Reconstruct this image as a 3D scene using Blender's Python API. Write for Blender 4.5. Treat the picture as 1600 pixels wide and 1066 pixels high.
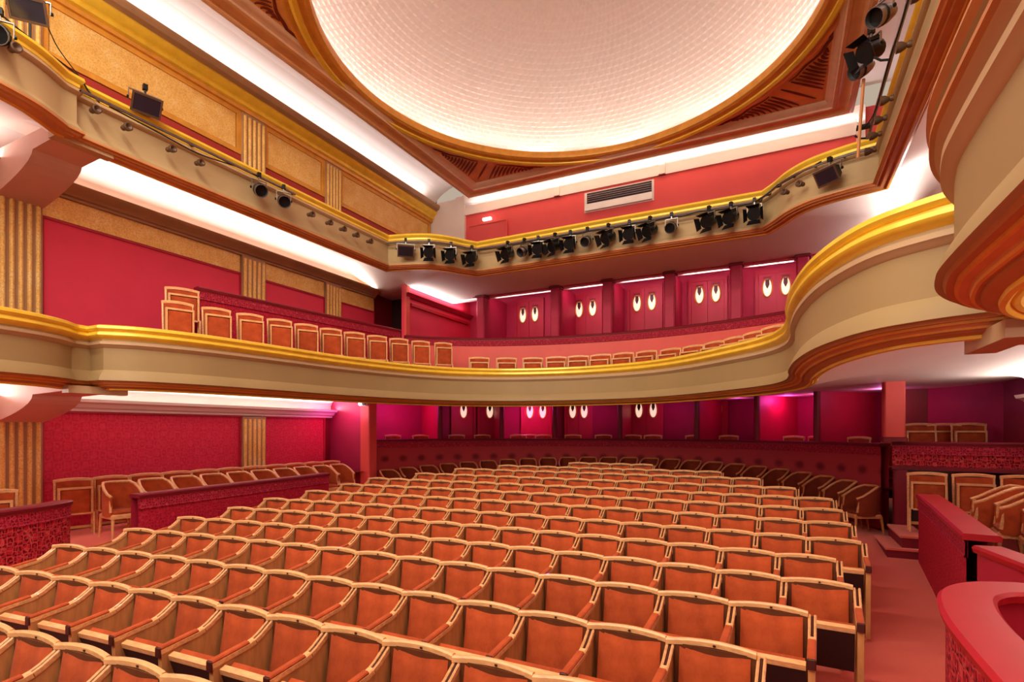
import bpy, math, random
from math import sin, cos, pi, radians, sqrt, atan2, hypot
random.seed(7)
sc = bpy.context.scene
for o in list(bpy.data.objects):
    bpy.data.objects.remove(o)
COL = sc.collection

# ------------------------------------------------------------------ camera
F, VX, V0, ZC = 845.0, 1222.0, 672.0, 2.4
TH = math.atan((VX - 800) / F)
cam_d = bpy.data.cameras.new('camera')
cam_d.sensor_fit = 'HORIZONTAL'; cam_d.sensor_width = 36.0
cam_d.lens = F / 1600 * 36
cam_d.shift_y = (V0 - 533) / 1600
cam_d.clip_start = 0.05; cam_d.clip_end = 200
cam = bpy.data.objects.new('camera', cam_d); COL.objects.link(cam)
cam.location = (0, 0, ZC); cam.rotation_euler = (pi / 2, 0, TH)
sc.camera = cam

# ------------------------------------------------------------------ colour management, world
sc.view_settings.view_transform = 'Standard'
sc.view_settings.look = 'None'
sc.view_settings.exposure = 0.0
sc.view_settings.gamma = 1.0
sc.view_settings.use_curve_mapping = False
try:
    sc.cycles.max_bounces = 7; sc.cycles.diffuse_bounces = 5; sc.cycles.glossy_bounces = 2
    sc.cycles.caustics_reflective = False; sc.cycles.caustics_refractive = False
    sc.cycles.sample_clamp_indirect = 4.0
    sc.cycles.use_denoising = True
except Exception:
    pass
world = bpy.data.worlds.new('world'); sc.world = world
world.use_nodes = True
bgn = world.node_tree.nodes['Background']
bgn.inputs[0].default_value = (1.0, 0.80, 0.62, 1)
bgn.inputs[1].default_value = 0.50

# ------------------------------------------------------------------ lamps of the place and added fill lights
def area(name, loc, size, size_y, energy, color, look):
    """rectangular lamp at loc shining towards look (direction); long side along the lamp's x"""
    from mathutils import Vector
    ld = bpy.data.lights.new(name, 'AREA'); ld.shape = 'RECTANGLE'
    ld.size = size; ld.size_y = size_y; ld.energy = energy; ld.color = color
    o = bpy.data.objects.new(name, ld); COL.objects.link(o)
    o.location = loc
    if isinstance(look, tuple):
        o.rotation_euler = Vector(look).to_track_quat('-Z', 'Y').to_euler()
    return o
def strip(name, p, q, w, energy, color, up):
    """long narrow lamp from p to q shining towards direction up"""
    from mathutils import Vector, Matrix
    p = Vector(p); q = Vector(q); x = (q - p).normalized(); z = -Vector(up).normalized()
    z = (z - x * z.dot(x)).normalized(); y = z.cross(x)
    o = area(name, (p + q) / 2, (q - p).length, w, energy, color, None)
    o.matrix_world = Matrix.Translation((p + q) / 2) @ Matrix((x, y, z)).transposed().to_4x4()
    return o
def point(name, loc, energy, color, r=0.12):
    ld = bpy.data.lights.new(name, 'POINT'); ld.energy = energy; ld.color = color; ld.shadow_soft_size = r
    o = bpy.data.objects.new(name, ld); COL.objects.link(o); o.location = loc
    return o
WARM = (1.0, 0.80, 0.58); COOL = (1.0, 0.96, 0.95); COOLW = (1.0, 0.93, 0.90); MAG = (1.0, 0.07, 0.60); PINKW = (1.0, 0.55, 0.66)
XL, XR, XC = -10.7, 3.4, -3.65          # left wall, right wall, axis of the hall
# unseen fill lights added behind and above the camera
area('stage_fill_light', (-3.6, -2.8, 8.4), 10, 4, 900, (1.0, 0.86, 0.70), (0.0, 1.0, -0.50))
area('overhead_fill_light', (-3.6, 1.6, 10.0), 9, .6, 900, (1.0, 0.88, 0.72), (0.0, 0.75, -1.0))
# cove lamps along the side walls
for sx, xw in ((1, XL), (-1, XR)):
    strip('cove_lamp_top', (xw + sx * .30, 1.0, 9.91), (xw + sx * .30, 14.6, 9.91), .10, 95, COOL, (sx * .75, 0, 1))
    strip('cove_lamp_middle', (xw + sx * .22, .5, 6.46), (xw + sx * .22, 12.2, 6.46), .08, 100, COOLW, (sx * 1.2, 0, 1))
    strip('cove_lamp_low', (xw + sx * .20, .5, 2.93), (xw + sx * .20, 10.6, 2.93), .06, 150, COOLW, (sx * 1.2, 0, 1))
strip('cove_lamp_rear', (-9.0, 14.95, 9.60), (1.7, 14.95, 9.60), .10, 90, COOL, (0, -.5, 1))

# ------------------------------------------------------------------ materials
MATS = {}
def rgb(r, g, b):
    def f(c):
        c /= 255.0
        return c / 12.92 if c <= .04045 else ((c + .055) / 1.055) ** 2.4
    return (f(r), f(g), f(b), 1)
class NT:
    def __init__(s, name):
        s.m = bpy.data.materials.new(name); s.m.use_nodes = True
        s.t = s.m.node_tree; s.b = s.t.nodes['Principled BSDF']
        MATS[name] = s.m
    def n(s, typ, **kw):
        x = s.t.nodes.new(typ)
        for k, v in kw.items():
            if k == 'ins':
                for i, val in v.items():
                    if hasattr(val, 'is_output'): s.t.links.new(val, x.inputs[i])
                    else: x.inputs[i].default_value = val
            else: setattr(x, k, v)
        return x
    def l(s, a, b): s.t.links.new(a, b)
    def coord(s, kind='Object', scale=(1, 1, 1)):
        tc = s.n('ShaderNodeTexCoord')
        mp = s.n('ShaderNodeMapping', ins={0: tc.outputs[kind], 3: scale})
        return mp.outputs[0]
    def mix(s, fac, a, b, blend='MIX'):
        x = s.n('ShaderNodeMix', data_type='RGBA', blend_type=blend)
        for i, v in ((0, fac), (6, a), (7, b)):
            if hasattr(v, 'is_output'): s.l(v, x.inputs[i])
            else: x.inputs[i].default_value = v
        return x.outputs[2]
    def ramp(s, fac, stops):
        r = s.n('ShaderNodeValToRGB'); s.l(fac, r.inputs[0])
        e = r.color_ramp.elements
        while len(e) < len(stops): e.new(.5)
        for el, (p, c) in zip(e, stops): el.position = p; el.color = c if len(c) == 4 else (*c, 1)
        return r.outputs[0]
    def math(s, op, a, b=0.0, c=0.0):
        x = s.n('ShaderNodeMath', operation=op)
        for i, v in enumerate((a, b, c)):
            if hasattr(v, 'is_output'): s.l(v, x.inputs[i])
            else: x.inputs[i].default_value = v
        return x.outputs[0]
    def noise(s, vec, scale, detail=3, rough=.55):
        return s.n('ShaderNodeTexNoise', ins={'Vector': vec, 'Scale': scale, 'Detail': detail, 'Roughness': rough}).outputs[0]
    def base(s, v):
        if hasattr(v, 'is_output'): s.l(v, s.b.inputs['Base Color'])
        else: s.b.inputs['Base Color'].default_value = v
    def set(s, rough=.6, metal=0, spec=.4, sheen=0, coat=0):
        s.b.inputs['Roughness'].default_value = rough; s.b.inputs['Metallic'].default_value = metal
        s.b.inputs['Specular IOR Level'].default_value = spec
        s.b.inputs['Sheen Weight'].default_value = sheen; s.b.inputs['Coat Weight'].default_value = coat
    def bump(s, h, strength=.3, dist=.01):
        b = s.n('ShaderNodeBump', ins={'Height': h, 'Strength': strength, 'Distance': dist})
        s.l(b.outputs[0], s.b.inputs['Normal'])

def plain(name, c, var=.12, scale=6, rough=.6, metal=0, spec=.4, bump=0, sheen=0, coat=0, kind='Object', stretch=(1, 1, 1)):
    m = NT(name); v = m.coord(kind, stretch); n = m.noise(v, scale, 4)
    hi = tuple(min(1, x * (1 + var)) for x in c[:3]) + (1,); lo = tuple(x * (1 - var) for x in c[:3]) + (1,)
    m.base(m.ramp(n, [(.3, lo), (.7, hi)])); m.set(rough, metal, spec, sheen, coat)
    if bump: m.bump(m.noise(v, scale * 6, 3), bump)
    return m.m

plain('cream_gallery', rgb(184, 158, 116), .05, 1.2, .55, spec=.3)
plain('cream', rgb(160, 134, 92), .05, 1.2, .55, spec=.35)
plain('cream_light', rgb(190, 160, 122), .05, 1.5, .5)
plain('plaster_white', rgb(238, 226, 220), .02, 1.0, .75)
plain('soffit', rgb(238, 218, 204), .03, .8, .7)
plain('bracket_pink', rgb(222, 176, 160), .05, 2, .6)
plain('moulding_brown', rgb(206, 134, 80), .10, 4, .45)
plain('moulding_dark', rgb(176, 112, 62), .10, 4, .45)
plain('frame_tan', rgb(232, 178, 122), .08, 3, .45)
plain('moulding_pink', rgb(242, 208, 176), .08, 3, .5)
plain('moulding_taupe', rgb(172, 134, 98), .08, 3, .5)
plain('spandrel', rgb(236, 170, 98), .16, 2.2, .55, bump=.1)
plain('spandrel_paint', rgb(120, 40, 22), .2, 6, .6)
plain('gold', rgb(250, 208, 66), .10, 5, .30, metal=.15, spec=.6)
plain('gold_dark', rgb(224, 158, 62), .12, 5, .34, metal=.15, spec=.5)
plain('salmon_wall', rgb(222, 84, 84), .03, 2, .7)
plain('dado_red', rgb(168, 52, 44), .06, 3, .6)
plain('red_paint', rgb(176, 32, 58), .07, 3, .5, spec=.4)
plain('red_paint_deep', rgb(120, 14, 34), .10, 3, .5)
plain('red_panel', rgb(226, 58, 88), .04, 2, .65)
plain('loge_wall', rgb(176, 34, 70), .08, 3, .6)
plain('loge_wall_low', rgb(150, 24, 66), .08, 3, .6)
plain('salmon_pillar', rgb(226, 90, 82), .05, 2, .5)
plain('wood', rgb(224, 166, 112), .20, 14, .38, spec=.5, coat=.15, stretch=(1, 3, 3))
plain('wood_panel', rgb(196, 138, 84), .18, 10, .42, stretch=(2, 2, .5))
plain('wood_shaded', rgb(176, 112, 66), .2, 10, .4, spec=.5)
plain('velvet_shaded', rgb(112, 40, 22), .15, 7, .8, spec=.1)
plain('shadow_brown', rgb(96, 48, 22), .2, 8, .5)
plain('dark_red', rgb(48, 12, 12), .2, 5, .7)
plain('cap_dark', rgb(70, 24, 16), .2, 5, .5)
plain('black_metal', rgb(26, 25, 27), .25, 12, .42, metal=.5)
plain('grey_metal', rgb(148, 144, 142), .15, 12, .32, metal=.85)
plain('brown_metal', rgb(92, 66, 48), .2, 10, .5, metal=.2)
plain('white_enamel', rgb(226, 224, 222), .03, 4, .4)
plain('dark_glass', rgb(40, 32, 44), .2, 2, .2, spec=.5)
plain('cable', rgb(22, 18, 18), .1, 9, .6)
plain('red_rail', rgb(178, 28, 40), .06, 3, .42, spec=.35, coat=.05)

# rust velvet: nap noise + per-seat tint
m = NT('velvet'); v = m.coord('Object')
n1 = m.noise(v, 7, 4); n2 = m.noise(m.coord('Object', (40, 40, 4)), 3, 3)
c1 = m.ramp(n1, [(.30, rgb(134, 46, 18)), (.72, rgb(186, 80, 38))])
c2 = m.mix(m.math('MULTIPLY', n2, .35), c1, rgb(196, 92, 48))
oi = m.n('ShaderNodeObjectInfo')
hs = m.n('ShaderNodeHueSaturation', ins={4: c2, 2: m.math('MULTIPLY_ADD', oi.outputs['Random'], .22, .90)})
m.base(hs.outputs[0]); m.set(.75, sheen=.06, spec=.15); m.bump(n2, .08)
# carpet
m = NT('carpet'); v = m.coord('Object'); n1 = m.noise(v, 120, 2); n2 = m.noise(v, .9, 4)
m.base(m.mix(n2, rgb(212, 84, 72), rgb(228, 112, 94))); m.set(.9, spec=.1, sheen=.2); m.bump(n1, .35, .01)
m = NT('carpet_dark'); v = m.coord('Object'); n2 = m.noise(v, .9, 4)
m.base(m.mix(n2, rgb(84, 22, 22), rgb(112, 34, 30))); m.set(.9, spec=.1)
# gilded wall panels
m = NT('gilt_panel'); v = m.coord('Object'); n1 = m.noise(v, 3.2, 6, .7); n2 = m.noise(v, 38, 4, .7)
c = m.ramp(n1, [(.25, rgb(228, 174, 92)), (.5, rgb(246, 200, 112)), (.78, rgb(252, 224, 156))])
m.base(m.mix(m.ramp(n2, [(.45, (0, 0, 0)), (.62, (.45, .45, .45))]), c, rgb(180, 116, 44))); m.set(.45, .1); m.bump(n2, .25, .01)
# red brocade with darker woven figures (UV in metres)
def brocade(name, base, fig, light, sc_=2.1, amt=.8):
    m = NT(name); uv = m.coord('UV')
    vo = m.n('ShaderNodeTexVoronoi', feature='DISTANCE_TO_EDGE', ins={'Vector': uv, 'Scale': sc_ * 3.2, 'Randomness': .55}).outputs[0]
    sx = m.n('ShaderNodeSeparateXYZ', ins={0: uv})
    wu = m.math('SINE', m.math('MULTIPLY', sx.outputs[0], sc_ * 6.283)); wv = m.math('SINE', m.math('MULTIPLY', sx.outputs[1], sc_ * 5.0))
    ring = m.math('ABSOLUTE', m.math('ADD', m.math('MULTIPLY', wu, wv), m.math('MULTIPLY', m.noise(uv, sc_ * 5, 4), .55)))
    f = m.ramp(ring, [(.20, (0, 0, 0)), (.34, (1, 1, 1)), (.55, (1, 1, 1)), (.66, (0, 0, 0))])
    g = m.ramp(vo, [(.02, (1, 1, 1)), (.10, (0, 0, 0))])
    c = m.mix(m.math('MULTIPLY', f, amt), base, fig); c = m.mix(m.math('MULTIPLY', g, amt * .6), c, light)
    m.base(c); m.set(.7, spec=.15); m.bump(f, .2, .01)
    return m.m
brocade('brocade_wall', rgb(206, 46, 76), rgb(176, 32, 60), rgb(222, 76, 100), 3.8, .5)
brocade('brocade_parapet', rgb(172, 26, 50), rgb(134, 14, 34), rgb(206, 52, 76), 6.0, .8)
brocade('brocade_bold', rgb(178, 30, 46), rgb(92, 6, 20), rgb(214, 92, 92), 5.5, 1.0)
brocade('brocade_border', rgb(168, 30, 54), rgb(104, 8, 28), rgb(206, 76, 96), 7.5, 1.0)
# rear parapet cloth: soft dark medallions in one row
m = NT('medallion_cloth'); uv = m.coord('UV'); sx = m.n('ShaderNodeSeparateXYZ', ins={0: uv})
fu = m.math('SUBTRACT', m.math('FRACT', m.math('MULTIPLY', sx.outputs[0], 1 / .52)), .5)
fv = m.math('MULTIPLY', m.math('ADD', sx.outputs[1], .30), 2.6)
rr = m.math('SQRT', m.math('ADD', m.math('MULTIPLY', fu, fu), m.math('MULTIPLY', fv, fv)))
rr = m.math('ADD', rr, m.math('MULTIPLY', m.math('SUBTRACT', m.noise(uv, 14, 3), .5), .12))
f = m.ramp(rr, [(.10, (1, 1, 1)), (.30, (0, 0, 0))])
m.base(m.mix(m.math('MULTIPLY', f, .8), rgb(172, 52, 58), rgb(96, 8, 26))); m.set(.65, spec=.2)
# dome plaster: pale rose white
plain('dome_plaster', rgb(242, 224, 212), .04, 9, .7)
plain('leaf_green_sign', rgb(120, 190, 150), .05, 4, .4)
def emit(name, c, strength):
    m = NT(name); m.base(c); m.b.inputs['Emission Color'].default_value = c; m.b.inputs['Emission Strength'].default_value = strength
    return m.m
emit('lit_oval', rgb(255, 236, 200), .75)
emit('tube_lamp', rgb(255, 232, 214), 1.6)
emit('pink_tube', rgb(255, 168, 190), 3.0)
emit('exit_lamp', rgb(255, 246, 236), 2.2)

# ------------------------------------------------------------------ mesh builder
class MB:
    def __init__(s): s.v = []; s.f = []; s.uv = []      # uv: one list per face
    def face(s, idx, uv=None): s.f.append(tuple(idx)); s.uv.append(uv)
    def box(s, x0, x1, y0, y1, z0, z1):
        b = len(s.v)
        s.v += [(x, y, z) for z in (z0, z1) for y in (y0, y1) for x in (x0, x1)]
        for q in ((0, 2, 3, 1), (4, 5, 7, 6), (0, 1, 5, 4), (2, 6, 7, 3), (0, 4, 6, 2), (1, 3, 7, 5)):
            s.face([b + i for i in q])
        return s
    def bbox(s, x0, x1, y0, y1, z0, z1, c=.01):
        """box with chamfered vertical and top edges"""
        pts = [(x0 + c, y0), (x1 - c, y0), (x1, y0 + c), (x1, y1 - c), (x1 - c, y1), (x0 + c, y1), (x0, y1 - c), (x0, y0 + c)]
        cx, cy = (x0 + x1) / 2, (y0 + y1) / 2
        rings = [(z0, 0), (z1 - c, 0), (z1, c)]
        b = len(s.v)
        for z, i in rings:
            for x, y in pts:
                s.v.append((x + (i if x < cx else -i), y + (i if y < cy else -i), z))
        n = 8
        for r in range(len(rings) - 1):
            for k in range(n):
                s.face((b + r * n + k, b + r * n + (k + 1) % n, b + (r + 1) * n + (k + 1) % n, b + (r + 1) * n + k))
        s.face([b + k for k in range(n)][::-1]); s.face([b + (len(rings) - 1) * n + k for k in range(n)])
        return s
    def loft(s, rings, closed=True, cap=True):
        b = len(s.v); n = len(rings[0])
        for r in rings: s.v += [tuple(p) for p in r]
        for i in range(len(rings) - 1):
            for k in range(n if closed else n - 1):
                k2 = (k + 1) % n
                s.face((b + i * n + k, b + i * n + k2, b + (i + 1) * n + k2, b + (i + 1) * n + k))
        if cap and closed:
            s.face([b + k for k in range(n)][::-1]); s.face([b + (len(rings) - 1) * n + k for k in range(n)])
        return s
    def tube(s, path, r, n=8, cap=True):
        """round tube through 3-D points; r number or list"""
        rings = []
        for i, p in enumerate(path):
            a = path[max(0, i - 1)]; c = path[min(len(path) - 1, i + 1)]
            t = [c[k] - a[k] for k in range(3)]; L = sqrt(sum(x * x for x in t)) or 1; t = [x / L for x in t]
            up = (0, 0, 1) if abs(t[2]) < .9 else (1, 0, 0)
            u = (t[1] * up[2] - t[2] * up[1], t[2] * up[0] - t[0] * up[2], t[0] * up[1] - t[1] * up[0])
            L = sqrt(sum(x * x for x in u)); u = [x / L for x in u]
            w = (t[1] * u[2] - t[2] * u[1], t[2] * u[0] - t[0] * u[2], t[0] * u[1] - t[1] * u[0])
            rr = r[i] if isinstance(r, (list, tuple)) else r
            rings.append([tuple(p[k] + rr * (cos(2 * pi * j / n) * u[k] + sin(2 * pi * j / n) * w[k]) for k in range(3)) for j in range(n)])
        return s.loft(rings, True, cap)
    def lathe(s, prof, c=(0, 0, 0), n=16, axis='z'):
        rings = []
        for r, h in prof:
            ring = []
            for j in range(n):
                a = 2 * pi * j / n; x, y = max(r, .0005) * cos(a), max(r, .0005) * sin(a)
                p = (x, y, h) if axis == 'z' else ((x, -h, y) if axis == 'y' else (h, x, y))
                ring.append((p[0] + c[0], p[1] + c[1], p[2] + c[2]))
            rings.append(ring)
        return s.loft(rings, True, True)
    def prism(s, pts, axis, a, b):
        """extrude polygon pts (2-D) along axis from a to b; axis x: pts=(y,z); y: pts=(x,z); z: pts=(x,y)"""
        def P(p, t): return (t, p[0], p[1]) if axis == 'x' else ((p[0], t, p[1]) if axis == 'y' else (p[0], p[1], t))
        return s.loft([[P(p, a) for p in pts], [P(p, b) for p in pts]])
    def sweep(s, path, prof, closed=False, closed_prof=False, zs=None):
        """sweep profile (offset, z) along plan path (x,y); +offset lies to the right of travel"""
        n = len(path); m_ = len(prof); b = len(s.v); al = [0]
        for i in range(1, n): al.append(al[-1] + hypot(path[i][0] - path[i - 1][0], path[i][1] - path[i - 1][1]))
        pl = [0]
        for i in range(1, m_): pl.append(pl[-1] + hypot(prof[i][0] - prof[i - 1][0], prof[i][1] - prof[i - 1][1]))
        for i, p in enumerate(path):
            a = path[i - 1] if (i > 0 or closed) else path[i]; c = path[(i + 1) % n] if (i < n - 1 or closed) else path[i]
            t1 = (p[0] - a[0], p[1] - a[1]); t2 = (c[0] - p[0], c[1] - p[1])
            L1 = hypot(*t1); L2 = hypot(*t2)
            if L1 == 0: t1, L1 = t2, L2
            if L2 == 0: t2, L2 = t1, L1
            n1 = (t1[1] / L1, -t1[0] / L1); n2 = (t2[1] / L2, -t2[0] / L2)
            nx, ny = n1[0] + n2[0], n1[1] + n2[1]; L = hypot(nx, ny) or 1
            nx, ny = nx / L, ny / L; k = 1 / max(.5, nx * n1[0] + ny * n1[1])
            dz = zs[i] if zs else 0
            for o, z in prof: s.v.append((p[0] + nx * o * k, p[1] + ny * o * k, z + dz))
        for i in range(n if closed else n - 1):
            i2 = (i + 1) % n; u0 = al[i]; u1 = al[i2] if i2 else al[-1] + 1
            for j in range(m_ if closed_prof else m_ - 1):
                j2 = (j + 1) % m_; v0 = pl[j]; v1 = pl[j2] if j2 else pl[j] + .1
                s.face((b + i * m_ + j, b + i * m_ + j2, b + i2 * m_ + j2, b + i2 * m_ + j),
                       ((u0, -v0), (u0, -v1), (u1, -v1), (u1, -v0)))
        if closed_prof and not closed:
            s.face([b + j for j in range(m_)][::-1]); s.face([b + (n - 1) * m_ + j for j in range(m_)])
        return s
    def build(s, name, mat, parent=None, smooth=False, loc=None, rotz=0, bevel=0):
        me = bpy.data.meshes.new(name); me.from_pydata(s.v, [], s.f)
        if any(u is not None for u in s.uv):
            ul = me.uv_layers.new(name='UVMap')
            for poly, u in zip(me.polygons, s.uv):
                if u is not None:
                    for li, c in zip(poly.loop_indices, u): ul.data[li].uv = c
        me.materials.append(MATS[mat] if isinstance(mat, str) else mat)
        if smooth:
            me.polygons.foreach_set('use_smooth', [True] * len(me.polygons))
            try: me.set_sharp_from_angle(angle=radians(35))
            except Exception: pass
        me.update()
        o = bpy.data.objects.new(name, me); COL.objects.link(o)
        if loc: o.location = loc
        o.rotation_euler = (0, 0, rotz)
        if parent: o.parent = parent
        return o
def tag(o, label=None, cat=None, group=None, kind=None):
    if label: o['label'] = label
    if cat: o['category'] = cat
    if group: o['group'] = group
    if kind: o['kind'] = kind
    return o
def empty(name, loc=(0, 0, 0), rotz=0):
    o = bpy.data.objects.new(name, None); COL.objects.link(o)
    o.location = loc; o.rotation_euler = (0, 0, rotz); o.empty_display_size = .1
    return o
def copy_tree(root, loc, rotz=0, skip=()):
    r = root.copy(); COL.objects.link(r); r.location = loc; r.rotation_euler = (0, 0, rotz)
    for ch in root.children:
        if ch.name.split('.')[0] in skip: continue
        c = ch.copy(); COL.objects.link(c); c.parent = r
        for g in ch.children:
            d = g.copy(); COL.objects.link(d); d.parent = c
    return r
def struct(o, label=None, cat=None):
    o['kind'] = 'structure'
    if label: o['label'] = label
    if cat: o['category'] = cat
    return o
def catmull(pts, per=8):
    out = []
    for i in range(len(pts) - 1):
        p0 = pts[max(0, i - 1)]; p1 = pts[i]; p2 = pts[i + 1]; p3 = pts[min(len(pts) - 1, i + 2)]
        for k in range(per):
            t = k / per
            out.append(tuple(.5 * (2 * p1[a] + (p2[a] - p0[a]) * t + (2 * p0[a] - 5 * p1[a] + 4 * p2[a] - p3[a]) * t * t
                                   + (3 * p1[a] - p0[a] - 3 * p2[a] + p3[a]) * t ** 3) for a in range(len(p1))))
    out.append(tuple(pts[-1])); return out
def arc(cx, cy, r, a0, a1, n):
    """plan arc; angle measured clockwise from +Y, in degrees"""
    return [(cx + r * sin(radians(a0 + (a1 - a0) * i / n)), cy + r * cos(radians(a0 + (a1 - a0) * i / n))) for i in range(n + 1)]
ORD = ['zeroth', 'first', 'second', 'third', 'fourth', 'fifth', 'sixth', 'seventh', 'eighth', 'ninth', 'tenth', 'eleventh', 'twelfth',
       'thirteenth', 'fourteenth', 'fifteenth', 'sixteenth', 'seventeenth', 'eighteenth', 'nineteenth', 'twentieth', 'twenty-first',
       'twenty-second', 'twenty-third', 'twenty-fourth', 'twenty-fifth', 'twenty-sixth', 'twenty-seventh', 'twenty-eighth']

# ================================================================== THE SETTING
def hrow(Y): return 1.35907 - .00682 * Y - .00275 * Y * Y      # camera height above the seat tops
SEAT_H = .90
def zfloor(Y):
    Y = min(max(Y, 0), 15.5)
    return ZC - hrow(Y) - SEAT_H
# raked stalls floor
mb = MB(); ny = 40; xs = (XL, 3.4)
for i in range(ny + 1):
    Y = -1.0 + 17.8 * i / ny
    for x in xs: mb.v.append((x, Y, zfloor(Y)))
for i in range(ny): mb.face((2 * i, 2 * i + 1, 2 * i + 3, 2 * i + 2))
struct(mb.build('floor', 'carpet', smooth=True), 'coral red carpet on the raked stalls floor', 'floor')

# ---- side walls
PIL = [(3.84, 4.39), (7.99, 8.58), (10.43, 10.96)]
def side_wall(name, xw, sx, label):
    w = struct(MB().box(min(xw, xw - sx * .25), max(xw, xw - sx * .25), -1.0, 15.6, -.2, 10.6).build(name, 'red_paint_deep'), label, 'wall')
    left = sx > 0
    def slab(nm, mat, y0, y1, z0, z1, t=.03):
        m = MB(); pth = [(xw, y0), (xw, y1)] if left else [(xw, y1), (xw, y0)]
        m.sweep(pth, [(0, z1), (t, z1), (t, z0), (0, z0)])
        # end caps
        for y in (y0, y1):
            b = len(m.v); m.v += [(xw, y, z0), (xw + sx * t, y, z0), (xw + sx * t, y, z1), (xw, y, z1)]; m.face((b, b + 1, b + 2, b + 3))
        return m.build(nm, mat, w)
    def bars(nm, mat, y0, y1, z0, z1, t=.05, b=.05):
        m = MB()
        X0, X1 = sorted((xw, xw + sx * t))
        m.box(X0, X1, y0, y1, z1 - b, z1); m.box(X0, X1, y0, y1, z0, z0 + b)
        m.box(X0, X1, y0, y0 + b, z0 + b, z1 - b); m.box(X0, X1, y1 - b, y1, z0 + b, z1 - b)
        return m.build(nm, mat, w)
    edges = [-.9] + [e for p in PIL for e in p] + [12.35]
    bays = [(edges[2 * i], edges[2 * i + 1]) for i in range(4)]
    for (y0, y1) in bays[:3]:
        y1_ = min(y1, 10.6)
        slab('brocade_panel', 'brocade_wall', y0 + .04, y1_ - .04, .74, 2.68)
        bars('panel_moulding', 'red_paint', y0, y1_, .74, 2.73, .06, .045)
    for (y0, y1) in bays:
        slab('red_panel', 'red_panel', y0 + .03, y1 - .03, 3.5, 5.82)
        bars('panel_moulding', 'red_paint', y0, y1, 3.48, 5.86, .05, .04)
        slab('gilt_frieze', 'gilt_panel', y0 + .02, y1 - .02, 5.87, 6.24, .035)
        y1 = 15.15 if y1 > 12 else y1
        slab('red_dado', 'dado_red', y0, y1, 6.97, 8.44, .04)
        slab('gilt_panel', 'gilt_panel', y0 + .12, y1 - .12, 8.58, 9.32, .02)
        bars('gilt_moulding', 'gold_dark', y0, y1, 8.46, 9.42, .05, .10)
    for k, (y0, y1) in enumerate(PIL):
        for z0, z1 in ((.74, 2.70), (3.5, 6.25), (6.97, 9.40)):
            if k == 2 and z0 < 1: continue
            X0, X1 = sorted((xw, xw + sx * .10))
            p = MB().box(X0, X1, y0, y1, z0, z1).build('pilaster', 'moulding_taupe', w)
            nf = 5; st = (y1 - y0) / nf
            for j in range(nf):
                yc = y0 + st * (j + .5)
                q = []
                for a in range(5):
                    an = pi * a / 4
                    q.append((xw + sx * (.10 + .03 * sin(an)), yc + .30 * st * cos(an)))
                MB().prism(q, 'z', z0 + (.0), z1 - .06).build('flute', 'gilt_panel', p)
    # cornices holding the cove lamps
    pth = [(xw, -1.0), (xw, 15.6)] if left else [(xw, 15.6), (xw, -1.0)]
    p2 = [(xw, -1.0), (xw, 12.35)] if left else [(xw, 12.35), (xw, -1.0)]
    p3 = [(xw, -1.0), (xw, 10.65)] if left else [(xw, 10.65), (xw, -1.0)]
    MB().sweep(pth, [(.02, 9.41), (.10, 9.42), (.12, 9.48), (.10, 9.50)]).build('cornice_lower_bead', 'gold_dark', w, True)
    MB().sweep(pth, [(.10, 9.50), (.16, 9.52), (.18, 9.57), (.15, 9.60), (.24, 9.66), (.28, 9.74), (.26, 9.78)]).build('cornice_gold_bead', 'gold', w, True)
    MB().sweep(pth, [(.26, 9.78), (.36, 9.82), (.40, 9.90), (.40, 9.95), (.34, 9.95), (.30, 9.86), (.0, 9.86)]).build('cornice_lamp_trough', 'moulding_taupe', w, True)
    MB().sweep(p2, [(.02, 6.24), (.08, 6.25), (.08, 6.29), (.12, 6.30), (.16, 6.35), (.26, 6.40), (.30, 6.46), (.27, 6.46), (.24, 6.43), (.0, 6.42)]).build('cornice_middle', 'moulding_taupe', w, True)
    MB().sweep(p3, [(.02, 2.71), (.08, 2.72), (.08, 2.76), (.14, 2.78), (.18, 2.84), (.26, 2.87), (.28, 2.92), (.25, 2.92), (.22, 2.90), (.0, 2.89)]).build('cornice_low', 'plaster_white', w, True)
    MB().sweep(p2, [(.03, 6.42), (.03, 6.60), (.08, 6.74), (.22, 6.86), (.44, 6.915)]).build('cove', 'plaster_white', w, True)
    MB().sweep(p3, [(.03, 2.89), (.03, 3.02), (.08, 3.12), (.20, 3.19), (.44, 3.24)]).build('cove', 'plaster_white', w, True)
    return w
wl = side_wall('wall_left', XL, 1, 'left side wall with red panels, gilt friezes and fluted pilasters')
wr = side_wall('wall_right', XR, -1, 'right side wall behind the curved balcony boxes')

# ---- balcony paths (travel: left front -> rear -> right front, house side on the right hand)
LB = [(-7.90, -.6), (-7.89, 1.6), (-7.89, 2.6), (-7.92, 2.95), (-8.0, 3.28), (-8.15, 3.58), (-8.36, 3.82)]
MZ = [(-8.10, 3.98), (-7.86, 4.25), (-7.70, 4.62), (-7.58, 5.15), (-7.50, 6.12), (-7.42, 7.6), (-7.16, 9.0), (-6.70, 10.05), (-6.05, 10.68), (-5.3, 11.08),
      (-4.08, 11.30), (-2.72, 11.12), (-1.70, 10.52), (-.72, 9.50), (-.20, 8.80), (.03, 8.15), (.09, 7.45), (.08, 6.74), (.13, 5.82), (.26, 4.98), (.50, 4.32), (.80, 4.02), (1.06, 3.90)]
MEZZ = catmull(LB, 5) + [(-8.38, 3.98)] + catmull(MZ, 6) + [(-7.3 - x, y) for x, y in reversed(catmull(LB, 5))]
GLB = [(-8.12, -.6), (-8.11, 1.6), (-8.11, 2.6), (-8.16, 3.0), (-8.28, 3.4), (-8.52, 3.80)]
GC = [(-8.66, 10.55), (-8.25, 10.66), (-7.75, 10.88), (-7.40, 11.22), (-7.16, 11.62), (-6.95, 11.92)]
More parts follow.
